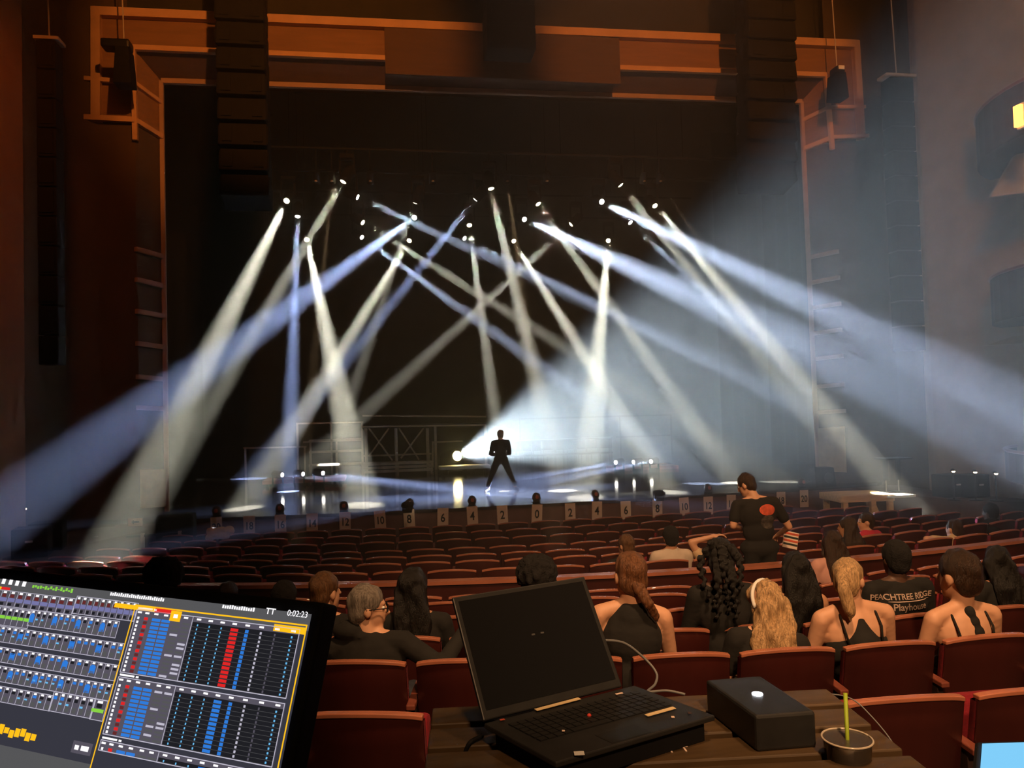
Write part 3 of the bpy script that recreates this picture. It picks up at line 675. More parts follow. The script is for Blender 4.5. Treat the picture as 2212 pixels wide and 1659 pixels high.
# small lamps and gear on the side ledges
for i, (u, v, Y, lab) in enumerate([(2058, 1018, 13.0, 'right ledge, first from left'), (2105, 1020, 12.8, 'right ledge, second from left'), (2150, 1023, 12.6, 'right ledge, rightmost'), (5, 1104, 13.6, 'left ledge, at the picture edge'), (54, 1099, 13.9, 'left ledge, beside the edge one')]):
    p = atY(u, v, Y); zb = .98 if u > 1000 else .92
    t = empty('clip_lamp', (p.x, Y, zb), 0, 'tiny lit lamp on a thin stand, on the '+lab, 'lamp', 'tiny lamps on the side ledges')
    MB().bar((0, 0, 0), (0, 0, p.z-zb), .03, n=6).build('stand', 'black_metal', t); MB().cyl((0, 0, .01), .12, .02, 14).build('base', 'black_metal', t)
    MB().sph((0, -.02, p.z-zb), (.035, .03, .022), 10).build('bulb', 'lens_small', t)
    MB().cyl((0, 0, p.z-zb+.03), .05, .04, 12, r2=.02).build('lamp_shade', 'black_metal', t)
for i, (u, v, Y) in enumerate([(2075, 1050, 13.2), (2125, 1052, 13.0), (50, 1120, 12.6), (85, 1118, 13.2)]):
    p = atY(u, v, Y); zb = .98 if u > 1000 else .92
    t = empty('equipment_case', (p.x, Y+.3, zb), R_(10), 'black equipment case on the %s ledge, %s one' % ('right' if u > 1000 else 'left', ('left-hand', 'right-hand')[i % 2]), 'case')
    MB().box((0, 0, .22), (.48, .4, .44), bev=.02).build('body', 'black_plastic', t); MB().box((0, -.21, .25), (.1, .02, .03)).build('latch', 'steel', t)
# balcony boxes on the right wall
def balcony(label, u0, v0, Y, z0, hgt, lamp):
    p = atY(u0, v0, Y); t = empty('balcony_box', (p.x+.4, Y, z0), 0, label, 'balcony', 'balcony boxes on the right wall')
    n = 14; mb = MB(); rail = []
    R0 = 2.6; c = Vector((2.4, -1.0, 0))
    for i in range(n):
        a0 = R_(100+100*i/n); a1 = R_(100+100*(i+1)/n)
        q0 = c+Vector((math.cos(a0)*R0, math.sin(a0)*R0, 0)); q1 = c+Vector((math.cos(a1)*R0, math.sin(a1)*R0, 0))
        mb.quad([q0, q1, q1+Vector((0, 0, hgt)), q0+Vector((0, 0, hgt))]); rail.append(q0+Vector((0, 0, hgt)))
        mb.quad([q0, q1, c])
    mb.build('front', 'balcony_red', t, smooth=True)
    mb = MB(); mb.tube([r+Vector((0, 0, .03)) for r in rail], .03, 6); mb.build('rail', 'arm_wood', t)
    return t, p
BALC = []
t, p = balcony('upper curved balcony box on the right wall with a glowing lamp', 2085, 300, 11.6, 7.15, .85, 1)
q = atY(2206, 252, 10.0)
l = empty('wall_lamp', (q.x, 10.0, q.z-.15), 0, 'glowing orange lamp fixed to the upper balcony front', 'lamp')
MB().b2((-.08, -.06, 0), (.12, .06, .32)).build('glass_shade', 'sconce_glow', l); MB().b2((-.02, -.075, -.03), (.04, .07, .35)).build('metal_band', 'steel', l)
t, p = balcony('middle curved balcony box on the right wall', 2120, 690, 11.6, 4.25, .8, 0)
t, p = balcony('lowest red balcony box at the right picture edge', 2150, 1010, 11.4, 1.45, .5, 0)
for nm, (u0, u1, v0, v1) in {'upper': (2145, 2300, 330, 425), 'middle': (2138, 2300, 722, 742)}.items():
    a = atY(u0, v0, 11.4); b = atY(u1, v1, 11.4)
    mb = MB(); mb.prism([(a.x, 11.5, b.z), (b.x, 10.5, b.z), (b.x, 10.5, a.z), (a.x+.35, 11.3, a.z-.05)], (.1, .2, 0)); o = mb.build('balcony_opening', 'balcony_cream'); tag(o, 'cream-lit opening under the %s balcony box' % nm, 'opening')
# yellow cloth over a front seat, papers
def cloth_blob(name, u, v, Y, sx, sy, sz, m, label, cat):
    p = atY(u, v, Y); mb = MB(); rr = random.Random(int(u))
    for i in range(9): mb.sph((rr.uniform(-sx, sx)*.7, rr.uniform(-sy, sy)*.5, rr.uniform(0, sz)), (sx*.4, sy*.7, sz*.55), 10)
    me = remesh(mb, .02, 2, .02, 14, u); o = mobj(name, me, m); o.location = p; return tag(o, label, cat)
cloth_blob('folded_cloth', 475, 1160, 13.98, .24, .10, .12, 'cloth_tan', 'crumpled cream cloth over a front seat below the left-hand 20', 'cloth')
# ------------------------------------------------------------------ people
def hand_mesh(curl):
    """right hand, wrist at origin, fingers along +Y, palm facing -Z, thumb on -X"""
    mb = MB(); mb.sph((0, .045, 0), (.040, .050, .014), 12); mb.cap((0, -.02, 0), (0, .02, 0), .026, .028, 10)
    for i, (x, L) in enumerate(((-.030, .070), (-.010, .078), (.011, .072), (.030, .056))):
        p = Vector((x, .083, .002)); a = 0.; r = .0088
        mb.cap((x*.6, .05, 0), p, .010, .0095, 8)
        for k, f in enumerate((.45, .32, .24)):
            a += curl*(.55 if k == 0 else .8)+.06*i*curl
            q = p+Vector((x*.06, math.cos(a)*L*f*1.15, -math.sin(a)*L*f*1.15)); mb.cap(p, q, r, r*.9, 8); p = q; r *= .92
    p = Vector((-.030, .025, -.004)); mb.cap((-.012, .012, 0), p, .016, .013, 8)
    q = p+Vector((-.024, .026, -.010-.012*curl)); mb.cap(p, q, .012, .0105, 8); p = q; q = p+Vector((-.006, .028, -.006-.012*curl)); mb.cap(p, q, .0105, .009, 8)
    return remesh(mb, .0055, 1)
HANDS = [hand_mesh(.55), hand_mesh(1.25)]
def lerp(a, b, t): return Vector(a)*(1-t)+Vector(b)*t
def person(label, X, Y, zf, h, skin='skin', top='cloth_black', topstyle='shirt', hair='hair_brown', hstyle='short', yaw=0., head=(0, 0, 0), lean=(0, 0), shoulder=(0, 0), arms=None,
           standing=None, wide=1., hs=1., eyes=False, hl=.3, group=None, vox=.013, hands=(0, 0), legs='denim', tail=None, neck=0., hoff=(0, 0)):
    """h = top of head above the floor at this place; lean = head offset (x, y) from the hips; head = yaw, pitch, roll in degrees"""
    t = empty('person', (X, Y, zf), R_(yaw), label, 'person', group)
    hz_ = standing['hip'] if standing else .50
    Hp = Vector((0, 0, hz_)) if not standing else Vector((0, 0, hz_))
    HM = Matrix.Rotation(R_(head[0]), 4, 'Z') @ Matrix.Rotation(R_(head[1]), 4, 'X') @ Matrix.Rotation(R_(head[2]), 4, 'Y')
    hc = Vector((lean[0]+hoff[0], lean[1]+hoff[1], h-.13*hs)); HH = Matrix.Translation(hc) @ HM @ Matrix.Scale(hs, 4)
    P = lambda x, y, z: HH @ Vector((x, y, z))
    Nb = Vector((lean[0], lean[1]-.02, h-.285*hs-neck)); up = (Nb-Hp).normalized(); Ln = (Nb-Hp).length
    tw = Euler((-math.atan2(Nb.y-Hp.y, Nb.z-Hp.z), math.atan2(Nb.x-Hp.x, Nb.z-Hp.z), 0)); TR = tw.to_matrix()
    chest = lerp(Hp, Nb, .70); waist = lerp(Hp, Nb, .36)
    sh = [Nb+TR @ Vector((s*.170*wide, 0, -.055+s*shoulder[0]*.5)) for s in (-1, 1)]
    if arms is None: arms = ((None, None), (None, None))
    AJ = []
    for i, s in enumerate((-1, 1)):
        e, w = arms[i]
        e = Vector(e) if e is not None else sh[i]+Vector((s*.05, .06, -.25))
        w = Vector(w) if w is not None else e+Vector((-s*.08, .20, -.03))
        AJ.append((sh[i], e, w))
    if standing: LJ = standing['legs']
    else: LJ = [((s*.09, .02, .50), (s*.13, .42, .51), (s*.13, .45, .09), (s*.13, .55, .04)) for s in (-1, 1)]
    # --- body, one continuous surface
    def torso(mb, g, low=True, sh_r=.056):
        mb.sph(chest, ((.158+g)*wide, .102+g, .17+g), 16, rot=tw); mb.sph(lerp(chest, Nb, .45), ((.125+g)*wide, .082+g, .11+g), 14, rot=tw)
        mb.sph(waist, ((.130+g)*wide, .096+g, .15+g), 14, rot=tw)
        if low: mb.sph(Hp+Vector((0, .02, 0)), ((.165+g)*wide, .125+g, .11+g), 14)
    mb = MB()
    mb.sph(P(0, -.012, .03), (.077*hs, .094*hs, .098*hs), 16, rot=HM); mb.sph(P(0, .028, -.035), (.060*hs, .068*hs, .092*hs), 14, rot=HM); mb.sph(P(0, .05, -.092), (.040*hs, .042*hs, .034*hs), 12, rot=HM)
    mb.cap(P(0, .092, .012), P(0, .112, -.026), .009*hs, .015*hs, 8); mb.sph(P(0, .091, -.062), (.024*hs, .012*hs, .011*hs), 10, rot=HM); mb.sph(P(0, .078, .032), (.05*hs, .016*hs, .011*hs), 10, rot=HM)
    for s in (-1, 1): mb.sph(P(s*.078, -.008, -.012), (.011*hs, .022*hs, .033*hs), 10, rot=HM)
    mb.cap(P(0, -.02, -.06), Nb+Vector((0, 0, .0)), .056*hs, .060, 12); mb.cap(Nb, lerp(Nb, chest, .5), .06, .09, 12)
    torso(mb, 0.)
    for a, e, w in AJ:
        mb.cap(lerp(Nb, P(0, -.02, -.10), .25), a+Vector((0, 0, .008)), .045, .05, 10); mb.cap(a, e, .054, .040, 10); mb.cap(e, w, .040, .027, 10)
    for j in LJ:
        j = [Vector(q) for q in j]; mb.cap(j[0], j[1], .082, .056, 10); mb.cap(j[1], lerp(j[1], j[2], .3), .056, .055, 10); mb.cap(lerp(j[1], j[2], .3), j[2], .055, .036, 10); mb.cap(j[2]-Vector((0, 0, .03)), j[3], .036, .028, 8)
    me = remesh(mb, vox, 3)
    bm = bmesh.new(); bm.from_mesh(me)
    for i, (a, e, w) in enumerate(AJ):
        d = (w-e).normalized(); upv = Vector((0, 0, 1)) if abs(d.z) < .9 else Vector((0, 1, 0))
        x = d.cross(upv).normalized(); z = x.cross(d)
        M4 = Matrix((x, d, z)).transposed().to_4x4(); 
        if i == 0: M4 = M4 @ Matrix.Scale(-1, 4, Vector((1, 0, 0)))
        hm_ = HANDS[hands[i]].copy(); hm_.transform(Matrix.Translation(w-d*.005) @ M4)
        if i == 0: hm_.flip_normals()
        bm.from_mesh(hm_); bpy.data.meshes.remove(hm_)
    bm.to_mesh(me); bm.free()
    for p in me.polygons: p.use_smooth = True
    body = mobj('body', me, skin, t)
    # --- clothing
    mb = MB(); g = .014
    if topstyle in ('shirt', 'long', 'hood'):
        torso(mb, g, not standing or True)
        for i, (a, e, w) in enumerate(AJ):
            mb.cap(Nb+Vector((0, 0, -.02)), a+Vector((0, 0, .01)), .06, .062, 10)
            if topstyle == 'shirt': q = lerp(a, e, .62); mb.cap(a, q, .066, .064, 10)
            else: mb.cap(a, e, .066, .054, 10); mb.cap(e, lerp(e, w, .92), .054, .040, 10)
        if topstyle == 'hood': mb.sph(P(0, -.10, -.12), (.10, .07, .06), 12); mb.sph(P(0, -.02, -.14), (.095, .09, .04), 12)
    elif topstyle == 'tank':
        mb.sph(chest, ((.152+g)*wide, .102+g, .165+g), 16, rot=tw); mb.sph(waist, ((.130+g)*wide, .096+g, .15+g), 14, rot=tw); mb.sph(Hp+Vector((0, .02, 0)), (.18*wide, .14, .12), 14)
        mb.sph(lerp(chest, Nb, .60), (.112*wide, .100, .125), 14, rot=tw)
        for s in (-1, 1): mb.cap(Nb+TR @ Vector((s*.075, -.0, -.02)), Nb+TR @ Vector((s*.095, -.03, -.14)), .05, .06, 10)
    elif topstyle == 'halter':
        mb.sph(lerp(Hp, Nb, .55), ((.150+g)*wide, .102+g, .15+g), 16, rot=tw); mb.sph(waist, ((.130+g)*wide, .096+g, .15+g), 14, rot=tw); mb.sph(Hp+Vector((0, .02, 0)), (.18*wide, .14, .12), 14)
        mb.cap(Nb+TR @ Vector((0, -.045, -.07)), Nb+TR @ Vector((0, -.062, -.20)), .045, .10, 12)
    elif topstyle == 'crossback':
        mb.sph(lerp(Hp, Nb, .42), ((.146+g)*wide, .100+g, .14+g), 16, rot=tw); mb.sph(Hp+Vector((0, .02, 0)), (.18*wide, .14, .12), 14)
        for k in range(6): mb.sph(Nb+TR @ Vector((.0+.01*k, -.052-.010*k, -.02-.055*k)), (.036+.006*k, .045, .045), 10)
    tp = mobj('top', remesh(mb, vox, 3), top, t)
    if topstyle in ('halter', 'crossback'):
        for s in (-1, 1):
            mb = MB()
            p = [Nb+TR @ Vector((s*.105, .02, .012)), Nb+TR @ Vector((s*.112, -.055, -.03)), Nb+TR @ Vector((s*.115, -.095, -.10)), Nb+TR @ Vector((s*.10, -.112, -.20))]
            mb.tube(p, .0065, 6)
            mb.build('shoulder_strap', top, tp)
    mb = MB(); g = .012; mb.sph(Hp+Vector((0, .02, -.01)), ((.165+g)*wide, .125+g, .10+g), 14)
    for j in LJ:
        j = [Vector(q) for q in j]; mb.cap(j[0], j[1], .094, .070, 10); mb.cap(j[1], j[2]+Vector((0, 0, .03)), .070, .052, 10)
    mobj('trousers', remesh(mb, .02, 3), legs, t)
    mb = MB()
    for j in LJ:
        a, f = Vector(j[2]), Vector(j[3]); mb = MB(); mb.cap(a-Vector((0, 0, .045)), f, .042, .036, 10); mb.sph(lerp(a, f, 1.15)+Vector((0, 0, 0)), (.042, .06, .032), 10); mobj('shoe', remesh(mb, .014, 2), 'black_plastic' if legs != 'cloth_black' else 'cable_grey', t)
    # --- hair
    mb = MB()
    if hstyle != 'bald':
        if hstyle == 'afro':
            mb.sph(P(0, -.02, .03), (.135*hs, .135*hs, .125*hs), 18)
            for k in range(40):
                a_ = k*2.4; z_ = -.5+1.4*k/40; r_ = math.sqrt(max(0, 1-z_*z_)) if abs(z_) < 1 else .1
                mb.sph(P(.10*r_*math.cos(a_), -.02+.10*r_*math.sin(a_)-.02, .03+.10*z_), .045*hs, 8)
        elif hstyle == 'coil':
            mb.sph(P(0, -.022, .035), (.092*hs, .106*hs, .106*hs), 18, rot=HM); mb.sph(P(0, -.05, -.02), (.082*hs, .065*hs, .08*hs), 14, rot=HM)
        else:
            mb.sph(P(0, -.020, .040), (.086*hs, .102*hs, .097*hs), 18, rot=HM); mb.sph(P(0, -.055, -.015), (.080*hs, .058*hs, .085*hs), 14, rot=HM)
            if hstyle in ('long', 'curly', 'tall'):
                for x in (-.06, -.03, 0, .03, .06):
                    a = P(x, -.065, .0); b = Nb+Vector((x*1.5, -.09, -.02)); c = Nb+Vector((x*(2.2 if hstyle == 'curly' else 1.5), -.125, -hl*(1-abs(x)*2)))
                    mb.cap(a, b, .045, .045, 10); mb.cap(b, c, .045, .022, 10)
                for s in (-1, 1): mb.cap(P(s*.075, -.01, .02), P(s*.078, -.01, -.12), .026, .030, 10)
            elif hstyle == 'pony':
                tl = tail or [(0, -.12, .02), (0, -.17, -.06), (0, -.15, -.18)]
                pts = [P(*q) for q in tl]; mb.sph(P(0, -.10, .02), .04, 10)
                for a, b in zip(pts, pts[1:]): mb.cap(a, b, .038, .034, 10)
                mb.cap(pts[-1], pts[-1]+Vector((0, 0, -.05)), .030, .012, 8)
            elif hstyle == 'bun':
                mb.sph(P(0, -.12, .05), .055, 12)
    if hstyle != 'bald':
        d_ = dict(short=.010, coil=.008, afro=.02, curly=.030, long=.012, pony=.010).get(hstyle, .01)
        ho = mobj('hair', remesh(mb, .012, 2, d_, 60 if hstyle in ('afro', 'coil') else 34, X*7), hair, t)
        if hstyle in ('braid', 'braids'):
            sets = tail or [[(0, -.10, -.05), (.0, -.13, -.14), (.0, -.13, -.26)]]
            for path in sets:
                pts = [P(*q) for q in path]; mb = MB(); m_ = 15
                for k in range(m_):
                    f = k/(m_-1)*(len(pts)-1); i_ = min(int(f), len(pts)-2); c_ = lerp(pts[i_], pts[i_+1], f-i_); w_ = .030*(1-.45*k/m_)
                    sd = 1 if k % 2 else -1
                    mb.sph(c_+Vector((sd*w_*.5, 0, 0)), (w_*.9, w_*.85, w_*.95), 10)
                mobj('braid', remesh(mb, .008, 1, .004, 60, X), hair, ho)
    if eyes:
        for s in (-1, 1):
            mb = MB(); mb.sph(P(s*.031, .078, .008), (.013*hs, .010*hs, .009*hs), 10, rot=HM); mb.build('eye', 'white_paint', t); 
            MB().sph(P(s*.031, .087, .008), .0045*hs, 8).build('pupil', 'ink', t.children[-1])
    t['_n'] = 0; del t['_n']
    return t, P, Nb, TR, AJ
def rowseat(u, v, b):
    """floor place and head height of someone whose head top is seen at pixel u, v while sitting b metres out"""
    Y = b
    for _ in range(25): p = atY(u, v, Y); Y = arcY(b, p.x)
    zf = floor_z(p.x, Y); return p.x, Y, zf, p.z-zf
FACE = lambda X: math.degrees(math.atan(2*.03*(X-XC)))
# performer
pp = atZ(1084, 1060, ZS)
hp_ = atY(1086, 924, pp.y).z-ZS; k_ = hp_/1.66
lg = [((s*.09*k_, 0, .80*k_), (s*.24*k_+.0, .06, .44*k_), (s*.36*k_, .0, .10), (s*.44*k_, -.10 if s < 0 else .04, .035)) for s in (-1, 1)]
person('dark silhouetted person standing legs apart on stage, back to the seats, before the bright lamp', pp.x, pp.y, ZS, hp_-.05, 'skin', 'cloth_black', 'long', 'hair_blonde', 'bun', yaw=0, head=(10, -6, 0), standing=dict(hip=.83*k_, legs=lg),
       arms=(((-.25*k_, .08, .98*k_), (-.08, .24, .94*k_)), ((.25*k_, .08, .98*k_), (.08, .24, .94*k_))), wide=1.0, hs=.88, legs='cloth_black', vox=.012)
# standing person with the red print
X, Y, zf, h = rowseat(1636, 1024, 7.95)
t, P, Nb, TR, AJ = person('man standing in the aisle in a dark shirt with a red print on its back', X, Y, zf, h, 'skin', 'cloth_black', 'shirt', 'hair_dark_brown', 'short', yaw=-8, head=(48, -22, 0), standing=dict(hip=h*.54, legs=[((s*.09, 0, h*.53), (s*.10, .03, h*.28), (s*.11, -.01, .09), (s*.12, .10, .04)) for s in (-1, 1)]),
       arms=(((-.30, -.02, h-.56), (-.16, .16, h-.62)), ((.34, .02, h-.60), (.30, .24, h-.72))), wide=1.25, lean=(-.03, .04), eyes=True, hoff=(-.07, .05), legs='cloth_black', vox=.011)
def back_patch(t, c, w, hh, m, name, zoff=0.):
    # thin printed patch wrapped over the back, found by casting rays at the top
    tp = [c_ for c_ in t.children if c_.name.startswith('top')][0]; me = tp.data
    from mathutils.bvhtree import BVHTree
    bv = BVHTree.FromPolygons([v.co for v in me.vertices], [p.vertices for p in me.polygons]); return bv, tp
def patch(t, shape, m, name, n=18):
    bv, tp = back_patch(t, None, 0, 0, m, name); mb = MB(); bm = mb.bm; cx, cz, w, hh = shape; g = []
    for j in range(n+1):
        r = []
        for i in range(n+1):
            a = 2*i/n-1; b = 2*j/n-1; q = Vector((cx+a*w*math.sqrt(max(0, 1-b*b*.5)), -1, cz+b*hh*math.sqrt(max(0, 1-a*a*.5))))
            hit = bv.ray_cast(q, Vector((0, 1, 0)))[0]
            r.append(bm.verts.new((hit if hit else Vector((q.x, -.1, q.z)))+Vector((0, -.003, 0))))
        g.append(r)
    for j in range(n):
        for i in range(n): bm.faces.new((g[j][i], g[j][i+1], g[j+1][i+1], g[j+1][i]))
    return mb.build(name, m, tp, smooth=True)
patch(t, (.07, h-.39, .095, .060), 'print_red', 'shirt_print')
mat('print_grey', (.055, .045, .038), .9, var=.7, scale=40)
patch(t, (.07, h-.52, .085, .075), 'print_grey', 'faded_print')
def wrap_text(t, txt, size, cx, cz, m, name, tilt=0.):
    bv, tp = back_patch(t, None, 0, 0, m, name); me = text_mesh(txt, size, .001, bold=.001)
    M4 = Matrix.Rotation(R_(tilt), 4, 'Y') @ Matrix.Rotation(R_(90), 4, 'X')
    for v in me.vertices:
        q = M4 @ v.co; q = Vector((q.x+cx, -1, q.z+cz)); hit = bv.ray_cast(q, Vector((0, 1, 0)))[0]
        v.co = (hit if hit else Vector((q.x, -.12, q.z)))+Vector((0, -.004, 0))
    return mobj(name, me, m, tp)
# seated people: label, u, v (head top), row b, then look
SIT = [
 ('person in a pale tee with short black hair, seated left of the standing man', 1447, 1136, 8.38, dict(skin='skin_tan', top='cloth_white', hair='hair_coil', hstyle='coil', lean=(0, .02), wide=1.12)),
 ('person with short light-edged hair, only the head above the chairs, left of the pale tee', 1350, 1154, 8.38, dict(skin='skin', hair='hair_brown', hstyle='short', head=(30, 0, 0), eyes=True)),
 ('person slumped beside the pale tee, one arm raised behind the head', 1556, 1163, 8.32, dict(skin='skin', hair='hair_brown', hstyle='short', top='cloth_tan', arms=(((-.36, .02, 1.02), (-.12, -.04, 1.08)), (None, None)))),
 ('woman in a black sleeveless top with reddish hair in one thick braid', 1356, 1191, 4.08, dict(skin='skin', top='cloth_black', topstyle='tank', hair='hair_auburn', hstyle='braid', head=(12, -3, 4), tail=[[(.0, -.10, -.03), (.05, -.13, -.12), (.11, -.11, -.20)]], lean=(.02, .04), shoulder=(-.02, 0), wide=1.08, hs=1.08)),
 ('person in black with many long dark braids piled on the head', 1552, 1163, 4.86, dict(skin='skin_dark', top='cloth_black', topstyle='long', hair='hair_black', hstyle='braids', head=(-10, -8, 0), tail=[[(-.05, -.08, .10), (-.13, -.08, .0), (-.12, -.10, -.12), (-.06, -.13, -.26)], [(.04, -.09, .09), (.10, -.10, .0), (.09, -.12, -.16)], [(0, -.10, .08), (.0, -.13, -.05), (.02, -.13, -.28)], [(.03, -.10, 0), (.05, -.13, -.12), (.06, -.12, -.32)], [(-.03, -.10, 0), (-.04, -.13, -.12), (-.05, -.12, -.32)]], hs=1.12, wide=1.05, lean=(0, .05))),
 ('person with long curly blonde hair and a white headband, bent forward in a dark shirt', 1648, 1257, 4.10, dict(skin='skin', top='cloth_black', topstyle='shirt', hair='hair_blonde', hstyle='curly', head=(18, -22, 6), lean=(.06, .10), hl=.32, wide=1.1)),
 ('person with long black hair and one bare shoulder, between the curly blonde and the ponytail', 1716, 1192, 5.02, dict(skin='skin_tan', top='cloth_black', topstyle='tank', hair='hair_black', hstyle='long', head=(0, -5, 0), hl=.34, hs=1.06)),
 ('woman with a blonde ponytail in a black low-backed top with thin straps', 1832, 1206, 4.18, dict(skin='skin', top='cloth_black', topstyle='halter', hair='hair_blonde', hstyle='pony', head=(-48, -8, -6), lean=(-.02, .05), wide=1.2, tail=[(.0, -.12, .03), (.02, -.17, -.05), (.03, -.14, -.17)], shoulder=(.0, 0), eyes=True)),
 ('person with a short rounded afro in a dark tee with white lettering on the back', 1931, 1167, 4.98, dict(skin='skin_dark', top='cloth_black', topstyle='shirt', hair='hair_coil', hstyle='coil', hs=1.02, wide=1.25)),
 ('woman with dark hair in a strappy cross-backed black top at the right', 2066, 1187, 4.12, dict(skin='skin', top='cloth_black', topstyle='crossback', hair='hair_dark_brown', hstyle='short', head=(14, -4, 0), hs=1.2, wide=1.15, lean=(-.01, .06))),
 ('person with dark hair and glasses in black, rightmost in the picture', 2152, 1178, 5.2, dict(skin='skin_tan', top='cloth_black', topstyle='long', hair='hair_black', hstyle='long', head=(-30, 0, 0), hl=.2, wide=1.15)),
 ('person in a pink shirt with long dark hair, bent to the right of the aisle', 1797, 1146, 6.97, dict(skin='skin', top='cloth_pink', topstyle='shirt', hair='hair_dark_brown', hstyle='long', head=(-20, -14, 8), hl=.30, wide=1.1, lean=(.02, .03))),
 ('person with greyish hair to the shoulders, left of the red shirt', 1829, 1116, 8.4, dict(skin='skin_tan', top='cloth_black', topstyle='shirt', hair='hair_dark_brown', hstyle='long', hl=.22, head=(35, 0, 0))),
 ('person in a bright red shirt with dark hair, turned to the left', 1868, 1107, 9.3, dict(skin='skin', top='cloth_red', topstyle='shirt', hair='hair_dark_brown', hstyle='short', head=(60, 0, 0), lean=(-.05, 0), eyes=True)),
 ('person lying back across the chairs with a bare bent arm', 2062, 1121, 8.42, dict(skin='skin', top='cloth_tan', topstyle='shirt', hair='hair_dark_brown', hstyle='short', lean=(.10, .0), arms=(((-.46, -.06, .84), (-.18, -.05, .80)), (None, None)))),
 ('person in black, dark head and shoulders at the right behind the chairs', 2138, 1087, 9.25, dict(skin='skin_dark', top='cloth_black', topstyle='long', hair='hair_coil', hstyle='coil', wide=1.25)),
 ('person with a large round afro behind the top of the lit console screen', 357, 1209, 5.72, dict(skin='skin_dark', top='cloth_black', topstyle='shirt', hair='hair_coil', hstyle='afro', hs=1.08)),
 ('person with dark hair barely rising over the console, left of the rounded dark head', 493, 1256, 6.5, dict(skin='skin_tan', top='cloth_black', topstyle='shirt', hair='hair_dark_brown', hstyle='short', hs=.95)),
 ('person with a rounded dark head of hair just above the console screen corner', 614, 1254, 5.72, dict(skin='skin_dark', top='cloth_black', topstyle='shirt', hair='hair_coil', hstyle='coil', hs=1.05)),
 ('person with brown hair and an ear showing, half behind the console', 702, 1235, 4.95, dict(skin='skin', top='cloth_black', topstyle='shirt', hair='hair_brown', hstyle='short', head=(-32, 0, 0), hs=1.08)),
 ('person in glasses and a black hooded top with pale hair, arm along the chair backs', 792, 1264, 4.02, dict(skin='skin', top='cloth_black', topstyle='hood', hair='hair_grey', hstyle='short', head=(-72, -4, 0), lean=(-.04, .03), eyes=True, hs=1.02, wide=1.2, arms=(((-.26, .10, .74), None), ((.38, -.02, .80), (.50, .22, .95))))),
 ('person with tall dark hair, a shadowy shape left of the open laptop', 893, 1226, 4.95, dict(skin='skin_tan', top='cloth_black', topstyle='long', hair='hair_black', hstyle='long', hs=1.12, hl=.25, head=(-25, 0, 0), wide=1.15)),
 ('person with a rounded dark head of hair rising behind the laptop lid', 1157, 1204, 4.95, dict(skin='skin_dark', top='cloth_black', topstyle='shirt', hair='hair_coil', hstyle='afro', hs=1.0)),
]
PPL = {}
for k, (lab, u, v, b, kw) in enumerate(SIT):
    X, Y, zf, h = rowseat(u, v, b)
    kw = dict(kw); lean = kw.pop('lean', (0, .02)); a = FACE(X)
    far = b > 6
    r = person(lab, X-lean[0], Y-lean[1], zf, h, yaw=a, lean=lean, vox=.016 if far else .011, **kw)
    PPL[k] = (r, h); print('P', k, round(h, 2), lab[:40])
# unfold the seat of every chair someone sits on
for (r_, h_) in PPL.values():
    q = r_[0].location; best = min(SEATS, key=lambda c: (c.location.x-q.x)**2+((c.location.y+.2)-q.y)**2)
    for ch in best.children:
        if ch.name.startswith('seat_cushion'):
            ch.matrix_basis = Matrix.Translation((0, .30, .44)) @ Matrix.Rotation(R_(-76), 4, 'X') @ Matrix.Translation((0, -.30, -.53))
# lettering on the dark tee, headband, glasses
(t, P, Nb, TR, AJ), h = PPL[8]
wrap_text(t, 'PEACHTREE RIDGE', .056, -.02, h-.375, 'paper', 'shirt_lettering'); wrap_text(t, 'Playhouse', .066, .02, h-.445, 'paper', 'shirt_script')
patch(t, (.03, h-.405, .17, .003), 'paper', 'underline', 24)
(t, P, Nb, TR, AJ), h = PPL[5]
mb = MB(); mb.tube([P(.100*math.cos(R_(a)), .0-.02, .02+.118*math.sin(R_(a))) for a in range(-20, 201, 10)], .011, 8); mb.build('headband', 'white_paint', [c for c in t.children if c.name.startswith('hair')][0])
(t, P, Nb, TR, AJ), h = PPL[20]
mb = MB()
for s in (-1, 1):
    mb.tube([P(s*.033+.026*math.cos(R_(a)), .104, .006+.020*math.sin(R_(a))) for a in range(0, 361, 30)], .0028, 6); mb.tube([P(s*.06, .102, .01), P(s*.082, .03, .01), P(s*.082, -.02, .005)], .003, 6)
mb.tube([P(-.008, .106, .01), P(.008, .106, .01)], .003, 6); mb.build('glasses', 'black_plastic', t)
# printed booklet with orange bands on the chair beside the standing man
p = atY(1735, 1172, 7.9); t = empty('booklet', (p.x, 8.2, p.z-.12), R_(-10), 'booklet with orange and green bands, beside the standing man', 'booklet'); t.rotation_euler = (R_(-12), R_(14), R_(-10))
MB().box((0, 0, .1), (.17, .012, .19)).build('cover', 'paper', t)
for i, (z, m) in enumerate(((.17, 'print_red'), (.13, 'cloth_green'), (.09, 'print_red'), (.05, 'cloth_green'))): MB().box((0, -.008, z), (.165, .003, .022)).build('band', m, t)
# ------------------------------------------------------------------ foreground: desk, laptop, black box, cup, console screen
ZT = 2.28
BLc, BRc, FRc, FLc = (atZ(1045, 1562, ZT), atZ(1370, 1480, ZT), atZ(1545, 1545, ZT), atZ(1262, 1648, ZT))
hx = (BRc-BLc).normalized(); FLc = BLc+(FRc-BRc)
nn = Vector((-hx.y, hx.x, 0))
ctr = (BLc+FRc)/2
